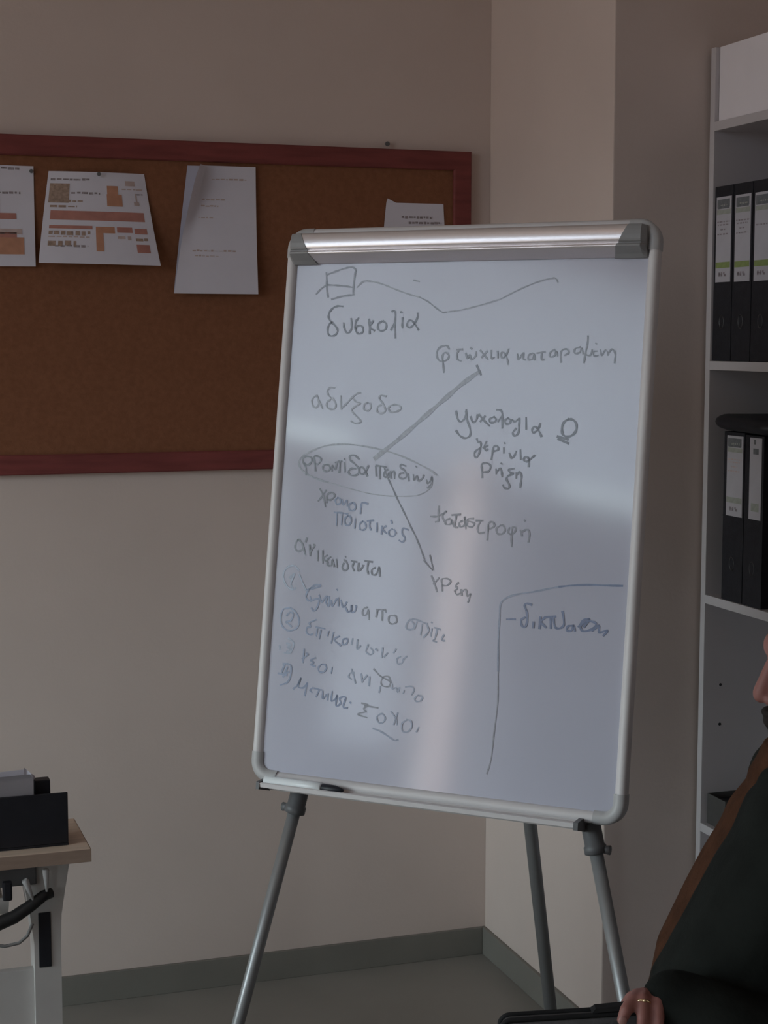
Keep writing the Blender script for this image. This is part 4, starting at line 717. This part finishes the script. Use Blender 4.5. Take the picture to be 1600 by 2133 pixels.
# dark jacket: back, near front panel, near sleeve, collar
bm = bmesh.new()
def panel(rows):
    L = []
    for z, f1, f0, l1 in rows:                          # a slab from front edge f1 round the near side to the back
        cf = (f1+f0)/2; hd = (f1-f0)/2; l = []
        for k in range(28):
            a = 2*PI*k/28; c, s = math.cos(a), math.sin(a)
            l.append(Q(cf+hd*math.copysign(abs(c)**.75, c), .085+(l1-.085)*math.copysign(abs(s)**.75, s), z))
        L.append(l)
    add_loops(bm, L, caps=True)
panel([(.50, .165, -.15, .205), (.62, .160, -.155, .205), (.72, .150, -.155, .203), (.775, .145, -.155, .200), (.824, .120, -.160, .200), (.861, .097, -.175, .200), (.895, .078, -.19, .202), (.935, .060, -.20, .204), (.974, .036, -.21, .204), (1.021, .016, -.215, .190), (1.047, -.002, -.20, .160), (1.07, -.02, -.18, .125)])
tors(bm, [(.50, -.03, .135, .19), (.75, -.055, .125, .19), (.90, -.105, .115, .195), (.98, -.14, .10, .20), (1.03, -.15, .085, .16), (1.06, -.155, .07, .10)])
chain(bm, [((-.105, .180, .985), .078), ((-.085, .215, .86), .074), ((-.055, .240, .720), .068), ((.05, .230, .755), .058), ((.140, .208, .789), .046)])
chain(bm, [((-.02, .06, 1.045), .022), ((-.09, .105, 1.075), .026), ((-.19, .05, 1.085), .028)])
caps(bm, (-.105, -.16, .985), .075, (-.10, -.20, .90), .07)
j = fuse(bm, .006, 5)
for v in j.verts:                                        # soft folds along the sleeve and flank
    p = v.co; f = (p-PO).dot(fd); l = (p-PO).dot(lf)
    v.co = p+v.normal*(.0035*math.sin(38*p.z+22*f+9*l)*math.sin(17*f-11*p.z+4*l))
link('jacket', j, 'jacket', person)
bm = bmesh.new()
for s in (-1, 1): chain(bm, [((.03, s*.09, .53), .098), ((.24, s*.11, .537), .086), ((.44, s*.12, .532), .066), ((.45, s*.125, .30), .062), ((.44, s*.125, .10), .058)])
link('trousers', fuse(bm, .008, 4), 'trouser', person)
for s in (-1, 1):
    bm = bmesh.new(); caps(bm, (.42, s*.125, .045), .042, (.58, s*.13, .038), .036); ell(bm, (.40, s*.125, .06), (.05, .042, .055)); b2 = fuse(bm, .006, 3)
    for v in b2.verts: v.co.z = max(v.co.z, .001)
    link('shoe', b2, 'shoe', person)
# the bag held upright on the lap
bag = thing('shoulder_bag', Q(.15, .21, .63), 'charcoal fabric bag with black edges held upright under the hand', 'bag')
def bagpt(s, t, n): return Q(.364-.352*s, .222-.018*(1-t)+n, .628+(.143+.022*min(1, s*1.6))*t)
bm = bmesh.new(); L = []
def bloop(ins, n):
    out = []
    for cs, ct, a0 in ((1, 1, 0), (0, 1, 90), (0, 0, 180), (1, 0, 270)):
        for k in range(7):
            a = math.radians(a0+15*k); rs_, rt_ = .035, .08
            s = cs*(1-rs_-ins)+(1-cs)*(rs_+ins)+rs_*math.cos(a); t = ct*(1-rt_-ins*2)+(1-ct)*(rt_+ins*2)+rt_*math.sin(a)
            out.append(bagpt(s, t, n))
    return out
add_loops(bm, [bloop(.0, -.016), bloop(.0, -.003), bloop(.012, .004), bloop(.03, .007)], caps=True); link('body', bm, 'bagf', bag)
bm = bmesh.new()
for n in (.001, -.017):
    l = bloop(-.002, n); l.append(l[0]); add_tube(bm, l, .0036, 8, caps=False)
link('edge_binding', bm, 'bagb', bag)
bm = bmesh.new(); add_loops(bm, [[bagpt(s, 1.004, n) for s, n in ((.33, .004), (.62, .004), (.62, -.016), (.33, -.016))], [bagpt(s, 1.035, n) for s, n in ((.345, .001), (.62, .001), (.62, -.014), (.345, -.014))]], caps=True, smooth=False); link('top_flap', bm, 'bagb', bag)
# chair under the person
ch = thing('chair', Q(-.02, 0, 0), 'dark red chair on black legs under the seated person', 'chair')
def cbox(name, lo, hi, m):
    bm = bmesh.new(); add_box(bm, lo, hi, .01)
    for v in bm.verts: v.co = Q(*v.co)
    return link(name, bm, m, ch)
cbox('seat', (-.20, -.22, .395), (.24, .22, .435), 'seat'); cbox('backrest', (-.315, -.21, .55), (-.285, .21, .86), 'seat')
for f in (-.18, .21):
    for l in (-.19, .19):
        bm = bmesh.new(); add_tube(bm, [Q(f, l, .40), Q(f*1.08, l*1.06, .004)], .011, 10); link('leg', bm, 'black', ch)
for l in (-.17, .17):
    bm = bmesh.new(); add_tube(bm, [Q(-.18, l, .41), Q(-.265, l, .46), Q(-.30, l, .60), Q(-.302, l, .80)], .010, 10); link('back_post', bm, 'black', ch)
